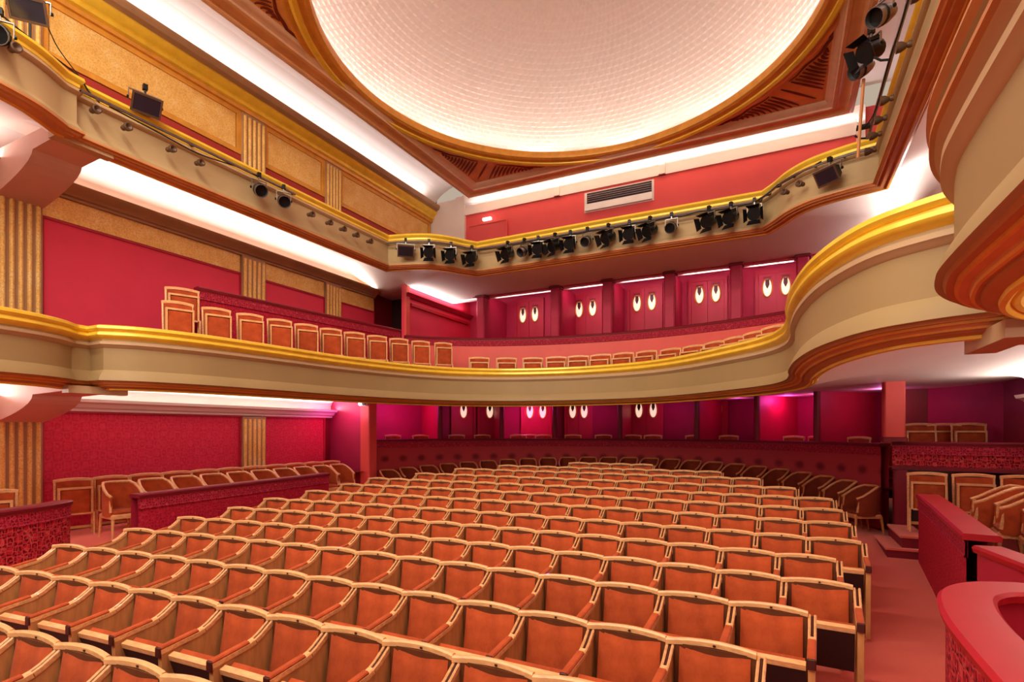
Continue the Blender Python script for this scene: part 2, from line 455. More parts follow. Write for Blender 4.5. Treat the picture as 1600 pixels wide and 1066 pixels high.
half = catmull(GLB, 5) + [(-8.54, 3.98), (-8.66, 4.0), (-8.66, 7.0)] + catmull(GC, 5)
GAL = half + [(-7.3 - x, y) for x, y in reversed(half)]
def boundary(p, yb, xin=0.0):
    """point on the outer walls that lies outwards from balcony-front point p"""
    x, y = p
    if y < 10.0: return (XL + xin, y) if x < XC else (XR - xin, y)
    dx, dy = x - XC, y - 10.0 + 1e-6
    if abs(dx) < 1e-6: return (x, yb)
    t = min((XL + xin - XC) / dx if dx < 0 else (XR - xin - XC) / dx, (yb - 10.0) / max(dy, 1e-6))
    return (XC + dx * t, 10.0 + dy * t)
def ribbon(path, off, yb, zfun, n=6, flip=False, xin=0.0):
    m = MB(); base = MB().sweep(path, [(off, 0), (off, 0)])
    inner = [base.v[2 * i][:2] for i in range(len(path))]
    for p in inner:
        q = boundary(p, yb, xin)
        for k in range(n + 1):
            t = k / n; m.v.append((p[0] + (q[0] - p[0]) * t, p[1] + (q[1] - p[1]) * t, zfun(t, max(0.0, min(1.0, (12.6 - q[1]) / 2.0)))))
    for i in range(len(path) - 1):
        for k in range(n):
            a = i * (n + 1) + k; b = a + n + 1
            m.face((a, a + 1, b + 1, b) if not flip else (a, b, b + 1, a + 1))
    return m

# ---- first balcony
bal = tag(empty('balcony', (XC, 11.3, 3.05)), 'horseshoe first balcony with plain cream front and yellow gold rail', 'balcony')
def at(o, parent):                       # keep world placement under an offset parent
    o.parent = parent; o.matrix_parent_inverse = parent.matrix_world.inverted(); return o
bpy.context.view_layer.update()
def bpart(nm, m, mat, par=bal, smooth=True): return at(m.build(nm, mat, None, smooth), par)
nb = len(catmull(LB, 5)); MAIN = MEZZ[:-nb]; NEARB = MEZZ[-nb - 1:]
RP = [(-.30, 3.70), (-.30, 3.785), (-.27, 3.80), (.01, 3.80), (.045, 3.785), (.05, 3.75), (.03, 3.725), (.012, 3.72), (.012, 3.705), (.035, 3.695), (.04, 3.665), (.03, 3.645), (.005, 3.63), (-.03, 3.61)]
bpart('gold_rail', MB().sweep(MAIN, RP), 'gold')
bpart('gold_rail', MB().sweep(NEARB, RP[:5]), 'gold')
bpart('box_rail', MB().sweep(NEARB, [(.045, 3.785), (.05, 3.76), (.03, 3.735)]), 'moulding_dark')
bpart('box_rail', MB().sweep(NEARB, [(.03, 3.735), (.015, 3.72), (.02, 3.69), (.03, 3.68)]), 'cream')
bpart('box_rail', MB().sweep(NEARB, [(.03, 3.68), (.04, 3.67), (.04, 3.65), (.02, 3.645)]), 'moulding_dark')
bpart('box_rail', MB().sweep(NEARB, [(.02, 3.645), (.005, 3.64), (-.01, 3.62), (-.03, 3.61)]), 'cream_light')
bpart('upper_moulding', MB().sweep(MEZZ, [(-.03, 3.61), (-.03, 3.59), (.0, 3.58), (.0, 3.545), (-.02, 3.53), (-.035, 3.51), (-.05, 3.50)]), 'cream_light')
bpart('fascia', MB().sweep(MEZZ, [(-.05, 3.50), (-.05, 3.205), (-.045, 3.20), (-.02, 3.16), (.01, 3.10), (.02, 3.06), (-.01, 3.055)]), 'cream')
bpart('lower_moulding', MB().sweep(MEZZ, [(-.01, 3.055), (-.02, 3.035), (-.05, 3.035)]), 'moulding_dark')
bpart('gilt_line', MB().sweep(MEZZ, [(-.05, 3.035), (-.052, 3.02), (-.066, 3.018)]), 'gold_dark')
bpart('lower_moulding', MB().sweep(MEZZ, [(-.066, 3.018), (-.10, 3.02), (-.105, 3.005)]), 'moulding_brown')
bpart('gilt_line', MB().sweep(MEZZ, [(-.105, 3.005), (-.108, 2.992), (-.122, 2.99)]), 'gold_dark')
bpart('lower_moulding', MB().sweep(MEZZ, [(-.122, 2.99), (-.14, 2.995), (-.145, 2.98), (-.17, 2.97), (-.20, 2.965)]), 'moulding_dark')
bpart('gilt_bead', MB().sweep(MEZZ, [(-.20, 2.965), (-.203, 2.945), (-.225, 2.94), (-.24, 2.955), (-.243, 2.965), (-.255, 2.955), (-.275, 2.962), (-.285, 2.985)]), 'gold')
bpart('soffit', ribbon(MEZZ, -.28, 16.8, lambda t, w: 2.985 + .24 * (1 - (1 - min(1, t * 1.6)) ** 2)), 'soffit')
bpart('deck', ribbon(MEZZ, -.28, 15.6, lambda t, w: 3.26, 1, True), 'carpet_dark')

# ---- upper gallery
gal = tag(empty('gallery', (XC, 11.9, 6.4)), 'rectangular upper gallery with cream front hung with stage lamps', 'balcony')
bpy.context.view_layer.update()
bpart('gold_rail', MB().sweep(GAL, [(-.34, 7.12), (-.34, 7.18), (-.05, 7.20), (.02, 7.19), (.03, 7.15), (.01, 7.12), (-.02, 7.10), (-.02, 7.06), (-.05, 7.04)]), 'gold', gal)
bpart('upper_moulding', MB().sweep(GAL, [(-.05, 7.04), (.0, 7.03), (.01, 6.99), (-.02, 6.96), (-.05, 6.95)]), 'cream_light', gal)
bpart('fascia', MB().sweep(GAL, [(-.05, 6.95), (-.05, 6.58), (-.03, 6.53), (.0, 6.50), (.0, 6.46)]), 'cream_gallery', gal)
bpart('lower_moulding', MB().sweep(GAL, [(.0, 6.46), (.03, 6.455), (.03, 6.43), (.0, 6.42), (-.02, 6.40), (-.07, 6.40), (-.08, 6.38), (-.16, 6.37)]), 'moulding_brown', gal)
bpart('gilt_bead', MB().sweep(GAL, [(-.16, 6.37), (-.17, 6.355), (-.20, 6.355), (-.21, 6.37), (-.24, 6.38)]), 'gold_dark', gal)
bpart('soffit', ribbon(GAL, -.23, 15.6, lambda t, w: 6.38 + .52 * w * (1 - (1 - min(1, t * 1.3)) ** 2), 10), 'soffit', gal)
bpart('deck', ribbon(GAL, -.3, 15.3, lambda t, w: 6.96, 1, True), 'carpet_dark', gal)

# ---- curved brackets between pilasters and balcony fronts
for sx, xw in ((1, XL), (-1, XR)):
    def bracket(z0, z1, reach, nm, lab):
        pts = []
        for k in range(9):
            a = pi / 2 * k / 8
            pts.append((xw + sx * (.10 + 1.15 * sin(a) ** 1.5), z0 + (z1 - z0) * (1 - cos(a)) ** .8))
        pts += [(xw + sx * reach, z1 + .03), (xw + sx * reach, z1 + .24), (xw + sx * .0, z1 + .24), (xw + sx * .0, z0)]
        o = MB().prism(pts, 'y', 3.80, 4.40).build(nm, 'bracket_pink')
        MB().box(*sorted((xw + sx * (reach - .02), xw + sx * (reach + .14))), 3.74, 4.46, z1 - .01, z1 + .09).build('cream_block', 'cream_light', o)
        return tag(o, lab, 'bracket')
    side = 'left' if sx > 0 else 'right'
    bracket(5.95, 6.36, 1.84, 'ceiling_bracket', 'curved pink bracket carrying the upper gallery above the %s fluted pilaster' % side)
    bracket(2.52, 2.90, 2.2, 'ceiling_bracket', 'curved pink bracket under the first balcony at the %s box' % side)

# ---- ceiling: coved soffits, moulded frame, spandrels and dome
YF, YB, ZK = 4.3, 14.5, 9.63
FX0, FX1 = -8.75, 1.45
DC, DR = (XC, 9.40), 4.62
ceil = struct(empty('ceiling'), 'coved ceiling with a moulded frame around a great pale dome', 'ceiling')
mb = MB()                                                    # flat white soffit round the frame
def quad(m, pts): b = len(m.v); m.v += pts; m.face(range(b, b + len(pts)))
zz = 10.12
for sx, xw, fx in ((1, XL, FX0), (-1, XR, FX1)):
    for k in range(8):
        t0, t1 = k / 8, (k + 1) / 8
        def S(t): return (xw + (fx + sx * .1 - xw) * t ** 1.5, 9.90 + .70 * sin(min(1, t * 1.25) * pi / 2))
        (x0, z0), (x1, z1) = S(t0), S(t1)
        quad(mb, [(x0, -1, z0), (x1, -1, z1), (x1, 15.3, z1), (x0, 15.3, z0)])
mb.build('soffit', 'plaster_white', ceil, True)
mb = MB(); quad(mb, [(FX0 - .1, YB - .1, 10.25), (FX1 + .1, YB - .1, 10.25), (FX1 + .1, 15.4, 10.25), (FX0 - .1, 15.4, 10.25)])
quad(mb, [(FX0 - .1, -1, 10.02), (FX1 + .1, -1, 10.02), (FX1 + .1, YF + .1, 10.02), (FX0 - .1, YF + .1, 10.02)])
mb.build('soffit_rear', 'plaster_white', ceil)
frame = [(FX0, YF), (FX0, YB), (FX1, YB), (FX1, YF)]
MB().sweep(frame, [(-.02, 10.65), (-.02, 9.70), (.0, 9.63), (.06, 9.62), (.08, 9.60), (.13, 9.60)], True).build('frame_outer', 'moulding_pink', ceil)
MB().sweep(frame, [(.13, 9.60), (.15, 9.63), (.20, 9.65), (.30, 9.66), (.36, 9.64), (.38, 9.61), (.44, 9.61)], True).build('frame_moulding', 'frame_tan', ceil, True)
MB().sweep(frame, [(.44, 9.61), (.46, 9.64), (.52, 9.66), (.58, 9.74), (.60, 9.76)], True).build('frame_inner', 'moulding_pink', ceil, True)
# spandrel sheet: square with a round hole
mb = MB(); N = 96; ix0, ix1, iy0, iy1 = FX0 + .6, FX1 - .6, YF + .6, YB - .6
for k in range(N):
    a = 2 * pi * k / N; dx, dy = sin(a), cos(a)
    mb.v.append((DC[0] + DR * dx, DC[1] + DR * dy, 9.75))
    t = min(((ix1 if dx > 0 else ix0) - DC[0]) / dx if abs(dx) > 1e-6 else 1e9, ((iy1 if dy > 0 else iy0) - DC[1]) / dy if abs(dy) > 1e-6 else 1e9)
    t = max(t, DR + .001)
    mb.v.append((DC[0] + t * dx, DC[1] + t * dy, 9.75))
for k in range(N): a, b = 2 * k, 2 * ((k + 1) % N); mb.face((a, b, b + 1, a + 1))
for cx_, cy_, q in ((ix1, iy1, pi / 4), (ix1, iy0, 3 * pi / 4), (ix0, iy0, 5 * pi / 4), (ix0, iy1, 7 * pi / 4)):
    quad(mb, [(cx_, cy_, 9.751), (cx_ - .12 * (1 if cx_ > DC[0] else -1), cy_, 9.751), (cx_, cy_ - .12 * (1 if cy_ > DC[1] else -1), 9.751)])
mb.build('spandrel', 'spandrel', ceil)
ring = arc(DC[0], DC[1], DR, 0, 360 * 127 / 128, 127)        # clockwise travel: right hand is inside
MB().sweep(ring, [(-.34, 9.75), (-.33, 9.70), (-.26, 9.68), (-.20, 9.70), (-.18, 9.66)], True).build('dome_rim_outer', 'gold_dark', ceil, True)
MB().sweep(ring, [(-.18, 9.66), (-.12, 9.62), (-.05, 9.64), (-.04, 9.67)], True).build('dome_rim_bead', 'gold', ceil, True)
MB().sweep(ring, [(-.04, 9.67), (.02, 9.69), (.10, 9.67), (.16, 9.70), (.18, 9.78), (.16, 9.86), (.06, 9.84), (.0, 9.80), (-.3, 9.78)], True).build('dome_rim_inner', 'gold_dark', ceil, True)
# dome with fish-scale relief
mb = MB(); NC, NR, SA, SB = 150, 40, 4, 4
nj, ni = NC * SA, NR * SB; RB, HD = DR + .22, 2.3
for i in range(ni + 1):
    ph = (pi / 2 * .985) * i / ni
    row = i / SB; fr = row - int(row); par = int(row) % 2
    for j in range(nj):
        th = 2 * pi * j / nj; cu = j / SA + .5 * par; fu = cu - int(cu) - .5
        d = .018 * (1 - fr) * (1 - (2 * fu) ** 2 * .8) * cos(ph)
        r = (RB - d) * cos(ph); z = 9.80 + (HD - d) * sin(ph)
        mb.v.append((DC[0] + r * sin(th), DC[1] + r * cos(th), z))
for i in range(ni):
    for j in range(nj):
        a = i * nj + j; b = i * nj + (j + 1) % nj
        mb.face((a, a + nj, b + nj, b))
tag(mb.build('dome_scales', 'dome_plaster', ceil), 'pale fish-scale plaster lining of the dome', kind='stuff')
ld = 20
for k in range(ld):                                          # tubes hidden behind the dome rim
    a0 = 360 * k / ld + 2; a1 = 360 * (k + 1) / ld - 2
    p = arc(DC[0], DC[1], DR - .10, a0, a1, 6)
    o = MB().tube([(x, y, 9.86) for x, y in p], .02, 6).build('rim_lamp_tube', 'tube_lamp', ceil)
for k in range(12):
    a = 2 * pi * (k + .5) / 12
    l = area('dome_rim_lamp', (DC[0] + (DR - .05) * sin(a), DC[1] + (DR - .05) * cos(a), 9.90), 2.4, .10, 12.5, (1.0, .94, .89), (-.55 * sin(a), -.55 * cos(a), 1))
    l.rotation_euler = (0, 0, 0)
    from mathutils import Vector, Matrix
    zv = -Vector((-.5 * sin(a), -.5 * cos(a), 1)).normalized(); xv = Vector((cos(a), -sin(a), 0)); yv = zv.cross(xv)
    l.matrix_world = Matrix.Translation(l.location) @ Matrix((xv, yv, zv)).transposed().to_4x4()
# painted palm leaves in the spandrels
for sxn, syn in ((1, 1), (-1, 1), (-1, -1), (1, -1)):
    par = MB()
    def ribb(pts, w0, nm):
        m = MB(); n = len(pts)
        for i, (x, y) in enumerate(pts):
            a = pts[max(0, i - 1)]; c = pts[min(n - 1, i + 1)]; tx, ty = c[0] - a[0], c[1] - a[1]; L = hypot(tx, ty) or 1
            w = w0 * (.15 + .85 * sin(pi * min(1, (i + .6) / n)))
            for s_ in (-1, 1): m.v.append((x - s_ * ty / L * w, y + s_ * tx / L * w, 9.742))
            for s_ in (-1, 1): m.v.append((x - s_ * ty / L * w * .6, y + s_ * tx / L * w * .6, 9.732))
        for i in range(n - 1):
            a = 4 * i; b = a + 4
            m.face((a, b, b + 2, a + 2)); m.face((a + 2, b + 2, b + 3, a + 3)); m.face((a + 3, b + 3, b + 1, a + 1))
        return m.build(nm, 'spandrel_paint', ceil)
    for side in (0, 1):
        sg = 1 if side else -1
        stem = [(radians(45 + sg * (3 + 27 * k / 23)), DR + .46 + .02 * sin(k)) for k in range(24)]
        P = lambda a, r: (max(ix0 + .03, min(ix1 - .03, DC[0] + sxn * r * sin(a))), max(iy0 + .03, min(iy1 - .03, DC[1] + syn * r * cos(a))))
        ribb([P(a, r) for a, r in stem], .035, 'palm_stem')
        for k in range(0, 24):
            a, r = stem[k]
            lim = min((ix1 - DC[0]) / max(sin(a), .01), (iy1 - DC[1]) / max(cos(a), .01))
            Lr = (lim - r) * .86
            if Lr < .10: continue
            # each leaf leaves the stem, swings towards the corner and curls back at its tip
            lp = []
            for q in range(7):
                t = q / 6; lp.append(P(a - sg * (.10 * t - .07 * t * t * t) * (k / 23), r + .05 + Lr * t))
            ribb(lp, .034, 'palm_leaf')
    ribb([(DC[0] + sxn * r * sin(radians(45)), DC[1] + syn * r * cos(radians(45))) for r in [DR + .5 + .14 * q for q in range(8)]], .034, 'palm_leaf')

# ---- rear wall of the gallery
YW = 15.2
rw = struct(empty('wall_rear', (XC, YW, 6.8)), 'salmon rear wall of the upper gallery under a white band', 'wall'); bpy.context.view_layer.update()
def rpart(nm, m, mat, smooth=False): return at(m.build(nm, mat, None, smooth), rw)
rpart('salmon_panel', MB().box(-9.30, 1.75, YW, YW + .2, 6.8, 9.42), 'salmon_wall')
rpart('white_band', MB().box(-9.30, 1.75, YW - .06, YW, 9.42, 9.80), 'plaster_white')
rpart('white_band_ledge', MB().box(-9.30, 1.75, YW - .16, YW, 9.78, 10.05), 'plaster_white')
for x in (-6.05, -2.95): rpart('white_block', MB().bbox(x - .09, x + .09, YW - .13, YW, 9.42, 9.80), 'plaster_white')
rpart('corner_pier', MB().box(-9.62, -9.28, YW - .10, YW + .2, 6.8, 10.05), 'plaster_white')
rpart('corner_pier', MB().box(1.58, 1.75, YW - .14, YW + .2, 6.8, 10.05), 'plaster_white')
rpart('side_return', MB().box(-10.7, -9.6, YW + .0, YW + .2, 6.8, 10.05), 'plaster_white')
rpart('side_return', MB().box(1.75, 3.4, YW + .0, YW + .2, 6.8, 10.05), 'salmon_wall')
bw = tag(empty('window_1', (-4.2, YW, 8.8)), 'dark projection booth window with a pale sill in the salmon wall', 'window', kind='structure'); bpy.context.view_layer.update()
at(MB().box(-5.20, -3.18, YW - .02, YW + .01, 8.78, 9.36).build('frame', 'white_enamel'), bw)
at(MB().box(-5.12, -3.24, YW - .03, YW - .015, 9.03, 9.33).build('pane', 'dark_glass'), bw)
at(MB().prism([(YW - .03, 8.80), (YW - .10, 8.80), (YW - .03, 9.02)], 'x', -5.16, -3.22).build('sill', 'white_enamel'), bw)
mb = MB()
for k in range(4): mb.box(-5.12, -3.24, YW - .035, YW - .028, 9.08 + .06 * k, 9.095 + .06 * k)
at(mb.build('louvre', 'grey_metal'), bw)
# steel cupboard with a lamp at the left end of the gallery wall
cb = tag(empty('service_door', (-8.3, YW, 6.8)), 'salmon service hatch at the left end of the gallery wall', 'hatch'); bpy.context.view_layer.update()
at(MB().box(-9.05, -7.75, YW - .10, YW, 8.1, 9.02).build('leaf', 'salmon_wall'), cb)
at(MB().box(-9.10, -7.70, YW - .12, YW - .10, 8.99, 9.04).build('frame', 'salmon_pillar'), cb)
at(MB().box(-7.74, -7.70, YW - .12, YW - .10, 8.1, 8.99).build('frame', 'salmon_pillar'), cb)
lm = tag(MB().bbox(-8.55, -8.25, YW - .20, YW - .10, 9.08, 9.16).build('emergency_lamp', 'exit_lamp'), 'small white emergency lamp above the gallery service hatch', 'lamp')

# ================================================================== REAR LOGES AND PARAPETS
RC = (XC, 8.75)
def polar(r, a): return (RC[0] + r * sin(radians(a)), RC[1] + r * cos(radians(a)))
def parapet(name, path, ztop, zbot, label, cloth='brocade_parapet', t=.14, rail='red_paint_deep', border=True, broad=0.0, zs=None):
    """low wall: base, cloth panel, border band and rail; house side on the right of travel"""
    e = tag(empty(name, (path[0][0], path[0][1], zbot)), label, 'parapet'); bpy.context.view_layer.update()
    zb = ztop - (.22 if border else .06)
    at(MB().sweep(path, [(-t, zbot), (-t, ztop - .06), (.0, ztop - .06), (.0, zb)], zs=zs).build('body', 'red_paint', None, True), e)
    at(MB().sweep(path, [(.0, zb), (.012, zb), (.012, zbot + .06), (.0, zbot + .06)], zs=zs).build('cloth_panel', cloth), e)
    if border:
        at(MB().sweep(path, [(.0, ztop - .06), (.03, ztop - .065), (.03, ztop - .075)], zs=zs).build('rail_bead', 'red_rail', None, True), e)
        at(MB().sweep(path, [(.02, ztop - .075), (.022, zb + .02), (.03, zb + .015), (.03, zb), (.0, zb)], zs=zs).build('border_band', 'brocade_border'), e)
    at(MB().sweep(path, [(-t - .03 - broad, ztop - .06), (-t - .04 - broad, ztop - .02), (-t - .02 - broad, ztop), (.03, ztop), (.05, ztop - .02), (.04, ztop - .06)], closed_prof=True, zs=zs).build('rail', rail, None, True), e)
    at(MB().sweep(path, [(.012, zbot + .07), (.03, zbot + .06), (.03, zbot)], zs=zs).build('plinth', 'red_paint_deep'), e)
    return e
# rear stalls parapet (curved)
parapet('curved_parapet', arc(RC[0], RC[1], 6.0, -70, 61, 60), 2.16, .55, 'long curved crimson parapet with dark medallions behind the last stalls row', cloth='medallion_cloth')
# right rear parapet, straight, with bright brocade
parapet('parapet', [(1.72, 11.42), (3.38, 10.98)], 2.20, 1.72, 'straight brocade parapet behind the tip-up chairs on the right', cloth='brocade_bold', rail='red_paint_deep')
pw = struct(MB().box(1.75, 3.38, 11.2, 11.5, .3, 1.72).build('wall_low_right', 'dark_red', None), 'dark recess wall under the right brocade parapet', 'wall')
# stalls box parapets
parapet('parapet', [(-8.08, .2), (-8.08, 2.2)] + catmull([(-8.08, 2.4), (-8.12, 2.9), (-8.24, 3.35), (-8.42, 3.7), (-8.52, 3.82)], 4), 1.465, .05, 'crimson brocade box parapet at the left picture edge', cloth='brocade_bold')
parapet('parapet', [(-8.38, 4.60), (-8.55, 6.2), (-8.84, 8.75)], 1.465, .12, 'long crimson box parapet beside the left end of the stalls rows', cloth='brocade_parapet')
parapet('parapet', [(1.80, 9.75), (1.70, 8.4), (1.50, 6.2)], 1.465, .2, 'straight red box parapet rising beside the right aisle', rail='red_rail', broad=.06, cloth='brocade_parapet')
near = [(3.3, 4.30), (2.2, 4.33), (1.5, 4.33)] + catmull([(1.28, 4.32), (1.06, 4.22), (.90, 4.02), (.82, 3.74), (.775, 3.35), (.765, 2.9)], 5) + [(.765, 1.8), (.765, .6)]
parapet('parapet', near, 1.465, .1, 'rounded red box parapet nearest the camera at bottom right', cloth='brocade_bold', rail='red_rail', border=False, broad=.03)
parapet('parapet', [(3.3, 5.0), (1.75, 5.2), (1.62, 5.9)][::1], 1.42, .2, 'short red parapet between the two right hand boxes', rail='red_rail', cloth='brocade_parapet')
# box floors
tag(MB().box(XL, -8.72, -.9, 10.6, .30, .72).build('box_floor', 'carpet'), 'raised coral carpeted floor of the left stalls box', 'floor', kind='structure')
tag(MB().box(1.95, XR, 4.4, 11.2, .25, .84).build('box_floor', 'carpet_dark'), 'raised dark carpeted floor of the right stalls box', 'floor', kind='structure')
st = tag(empty('box_steps', (1.75, 10.3, .4)), 'two carpeted steps up to the right stalls box', 'steps'); bpy.context.view_layer.update()
for k, (x0, x1, y0, y1, z1) in enumerate(((1.42, 1.97, 9.85, 10.95, .62), (1.62, 1.97, 9.95, 11.1, .80))):
    at(MB().box(x0, x1, y0, y1, .3, z1 - .03).build('riser', 'red_paint_deep'), st)
    at(MB().box(x0 - .02, x1, y0 - .02, y1, z1 - .03, z1).build('tread', 'carpet'), st)
# left partition, pillars
struct(MB().box(XL, -9.42, 10.66, 10.80, .3, 3.3).build('wall_partition', 'loge_wall_low'), 'magenta lit partition wall left of the loges', 'wall')
def pillar(x, y, w, z0, z1, mat, lab):
    e = tag(empty('pillar', (x, y, z0)), lab, 'pillar'); bpy.context.view_layer.update()
    at(MB().bbox(x - w / 2, x + w / 2, y - w / 2, y + w / 2, z0, z1, .02).build('shaft', mat), e)
    at(MB().bbox(x - w / 2 - .03, x + w / 2 + .03, y - w / 2 - .03, y + w / 2 + .03, z0, z0 + .08, .02).build('base', 'red_paint_deep'), e)
    return e
pillar(-9.36, 10.62, .30, .75, 3.3, 'salmon_pillar', 'rose pillar at the left end of the curved parapet')
pillar(1.72, 11.30, .30, 2.20, 3.3, 'salmon_pillar', 'salmon pillar at the right end of the curved parapet')
pillar(1.80, 11.18, .20, .45, 1.72, 'red_paint_deep', 'dark glossy post below the right brocade parapet')
# loges behind the parapet
lw = struct(MB().sweep(arc(RC[0], RC[1], 7.8, -78, 72, 60), [(.0, 3.4), (.0, 1.0)]).build('wall_loges', 'loge_wall_low', None, True), 'dark crimson back wall of the stalls loges', 'wall')
mb = MB()
pa = arc(RC[0], RC[1], 5.95, -76, 66, 50); pb = arc(RC[0], RC[1], 7.85, -76, 66, 50)
for p, q in zip(pa, pb): mb.v += [(p[0], p[1], 1.36), (q[0], q[1], 1.36)]
for i in range(50): mb.face((2 * i, 2 * i + 2, 2 * i + 3, 2 * i + 1))
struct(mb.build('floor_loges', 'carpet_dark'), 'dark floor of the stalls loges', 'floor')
for k, a in enumerate((-52, -35.3, -21, -3.8, 15.8, 30.5, 44.5)):
    m = MB(); p0 = polar(6.15, a); p1 = polar(7.8, a); w = .05
    nx, ny = cos(radians(a)), -sin(radians(a))
    pts = [(p0[0] - nx * w, p0[1] - ny * w), (p0[0] + nx * w, p0[1] + ny * w), (p1[0] + nx * w, p1[1] + ny * w), (p1[0] - nx * w, p1[1] - ny * w)]
    o = m.prism(pts, 'z', 1.12, 3.38).build('loge_partition', 'red_paint')
    q = polar(6.15, a)
    MB().tube([(q[0], q[1], 1.12), (q[0], q[1], 3.38)], .07, 10).build('end_post', 'red_paint_deep', o, True)
    tag(o, 'crimson partition, %s from the left, between the stalls loges' % ORD[k + 1], 'partition', 'stalls loge partitions')
# loge doors with lit oval windows
DN = [1]
def oval(m, w, h, n=20):
    pts = [(w * cos(2 * pi * k / n), h * sin(2 * pi * k / n)) for k in range(n)]
    return m.prism(pts, 'y', -.012, .012)
def ovalring(w, h, t=.018, n=20):
    m = MB()
    for s in (-.018, .004):
        pass
    r = [[((w + a) * cos(2 * pi * k / n), b, (h + a) * sin(2 * pi * k / n)) for k in range(n)] for a, b in ((0, -.005), (t, -.02), (t * 2, -.005))]
    m2 = MB()
    for ring in r: m2.v += ring
    for i in range(2):
        for k in range(n): m2.face((i * n + k, i * n + (k + 1) % n, (i + 1) * n + (k + 1) % n, (i + 1) * n + k))
    return m2
def door(x, y, z, rot, wd, ht, leaves, label, zo, lit=True):
    """door standing on z, facing -Y before rotation"""
    e = tag(empty('door_%d' % DN[0], (x, y, z), rot), label, 'door', kind='structure'); DN[0] += 1
    W = wd * leaves
    fr = MB(); fr.box(-W / 2 - .08, -W / 2, -.05, .03, 0, ht + .08); fr.box(W / 2, W / 2 + .08, -.05, .03, 0, ht + .08); fr.box(-W / 2, W / 2, -.05, .03, ht, ht + .08)
    fr.build('frame', 'red_paint', e)
    for k in range(leaves):
        cx_ = -W / 2 + wd * (k + .5)
        lf = MB().box(cx_ - wd / 2 + .005, cx_ + wd / 2 - .005, -.03, .02, .0, ht).build('door_leaf', 'red_paint', e)
        m = oval(MB(), .10, .22); o = m.build('oval_window', 'lit_oval', lf, loc=(cx_, -.035, zo))
        ovalring(.10, .22).build('oval_frame', 'gold_dark', lf, True, (cx_, -.045, zo))
        # hand-shaped fitting across the top of the pane
        MB().box(-.09, .09, -.02, .0, .0, .05).build('pane_hood', 'red_paint_deep', lf, loc=(cx_, -.05, zo + .23))
        MB().prism([(-.045, .19), (.045, .19), (.050, .06), (.022, -.01), (.0, -.05), (-.022, -.01), (-.050, .06)], 'y', -.02, -.005).build('pane_emblem', 'cap_dark', lf, loc=(cx_, -.035, zo + .02))
    return e
def pol_door(r, a, z, wd, ht, leaves, lab, zo):
    x, y = polar(r, a); return door(x, y, z, -radians(a), wd, ht, leaves, lab, zo)
pos = ['far left', 'left', 'third', 'fourth', 'centre', 'centre right', 'right', 'far right']
for k, (a, n, wd) in enumerate(((-42.8, 1, .62), (-36.6, 1, .62), (-25.6, 2, .41), (-15.7, 2, .36), (-.2, 2, .43), (13.8, 2, .40), (26.2, 1, .60))):
    pol_door(7.72, a, 1.36, wd, 1.85, n, '%s stalls loge door with lit oval pane%s, %s from the left' % ('double' if n > 1 else 'single', 's' if n > 1 else '', ORD[k + 1]), 1.64)
# magenta and rose lamps in the stalls loges
for a, e_, c in ((-60, 34, MAG), (-44, 7, MAG), (-27, 30, MAG), (-12, 10, MAG), (6, 9, MAG), (22, 6, MAG), (33, 14, MAG), (40, 8, (1, .2, .6)), (52, 9, (1, .2, .6))):
    x, y = polar(6.9, a); point('loge_lamp', (x, y, 3.12), e_, c, .08)
point('passage_lamp', (-9.9, 10.25, 2.85), 13, MAG, .06)
point('right_loge_lamp', (3.0, 12.9, 2.9), 1.2, (1, .15, .35), .1)
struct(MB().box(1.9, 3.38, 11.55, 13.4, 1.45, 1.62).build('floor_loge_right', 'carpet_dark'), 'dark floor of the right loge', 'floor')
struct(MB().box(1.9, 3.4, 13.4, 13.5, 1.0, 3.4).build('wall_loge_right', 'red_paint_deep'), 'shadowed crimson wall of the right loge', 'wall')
# white emergency lamp on the left pillar
el = tag(empty('emergency_lamp', (-9.36, 10.44, 3.06)), 'white twin emergency lamp on the left rose pillar', 'lamp')
MB().bbox(-.12, .12, -.05, .03, -.06, .06, .015).build('housing', 'white_enamel', el)
MB().lathe([(0, 0), (.045, 0), (.05, .03), (0, .035)], (-.06, -.05, 0), 12, 'y').build('lamp_head', 'exit_lamp', el)
MB().lathe([(0, 0), (.045, 0), (.05, .03), (0, .035)], (.07, -.05, 0), 12, 'y').build('lamp_head', 'black_metal', el)

# ---- first balcony: barrier, rear parapet, loges
side_b = [(-9.22, 6.05), (-9.06, 7.3), (-8.92, 8.6), (-8.78, 9.8), (-8.62, 10.95)]
parapet('balcony_barrier', side_b, 4.93, 3.5, 'carved crimson barrier behind the side row of the first balcony', cloth='brocade_parapet', t=.10)
rear_b = catmull([(-8.70, 11.25), (-8.0, 12.0), (-6.8, 12.70), (-5.2, 13.15), (-3.65, 13.30), (-2.1, 13.15), (-.5, 12.70), (.7, 12.05), (1.4, 11.25)], 6)
parapet('balcony_parapet', rear_b, 4.85, 3.5, 'curved rose parapet in front of the first balcony loges', cloth='salmon_pillar', t=.10)
XB = -9.30
plat = [(-8.20, 4.5), (-8.12, 6.0), (-8.04, 7.2), (-7.96, 8.3), (-7.78, 9.4), (-7.50, 10.4), (-7.10, 11.0), (-7.3, 11.35), (-8.6, 11.3), (XL, 11.3), (XL, 4.5)]
tag(MB().prism(plat, 'z', 3.27, 3.50).build('balcony_platform', 'carpet_dark'), 'dark raised platform under the side row of the first balcony', 'platform', kind='structure')
pwl = struct(MB().box(XB - .10, XB, 12.0, 15.5, 3.5, 6.70).build('wall_balcony_side', 'red_panel'), 'red panelled side wall beside the first balcony loges', 'wall')
MB().box(XB, XB + .06, 12.25, 15.3, 5.86, 5.94).build('panel_moulding', 'red_rail', pwl)
MB().box(XB, XB + .06, 12.0, 12.16, 4.85, 6.55).build('end_strip', 'salmon_pillar', pwl)
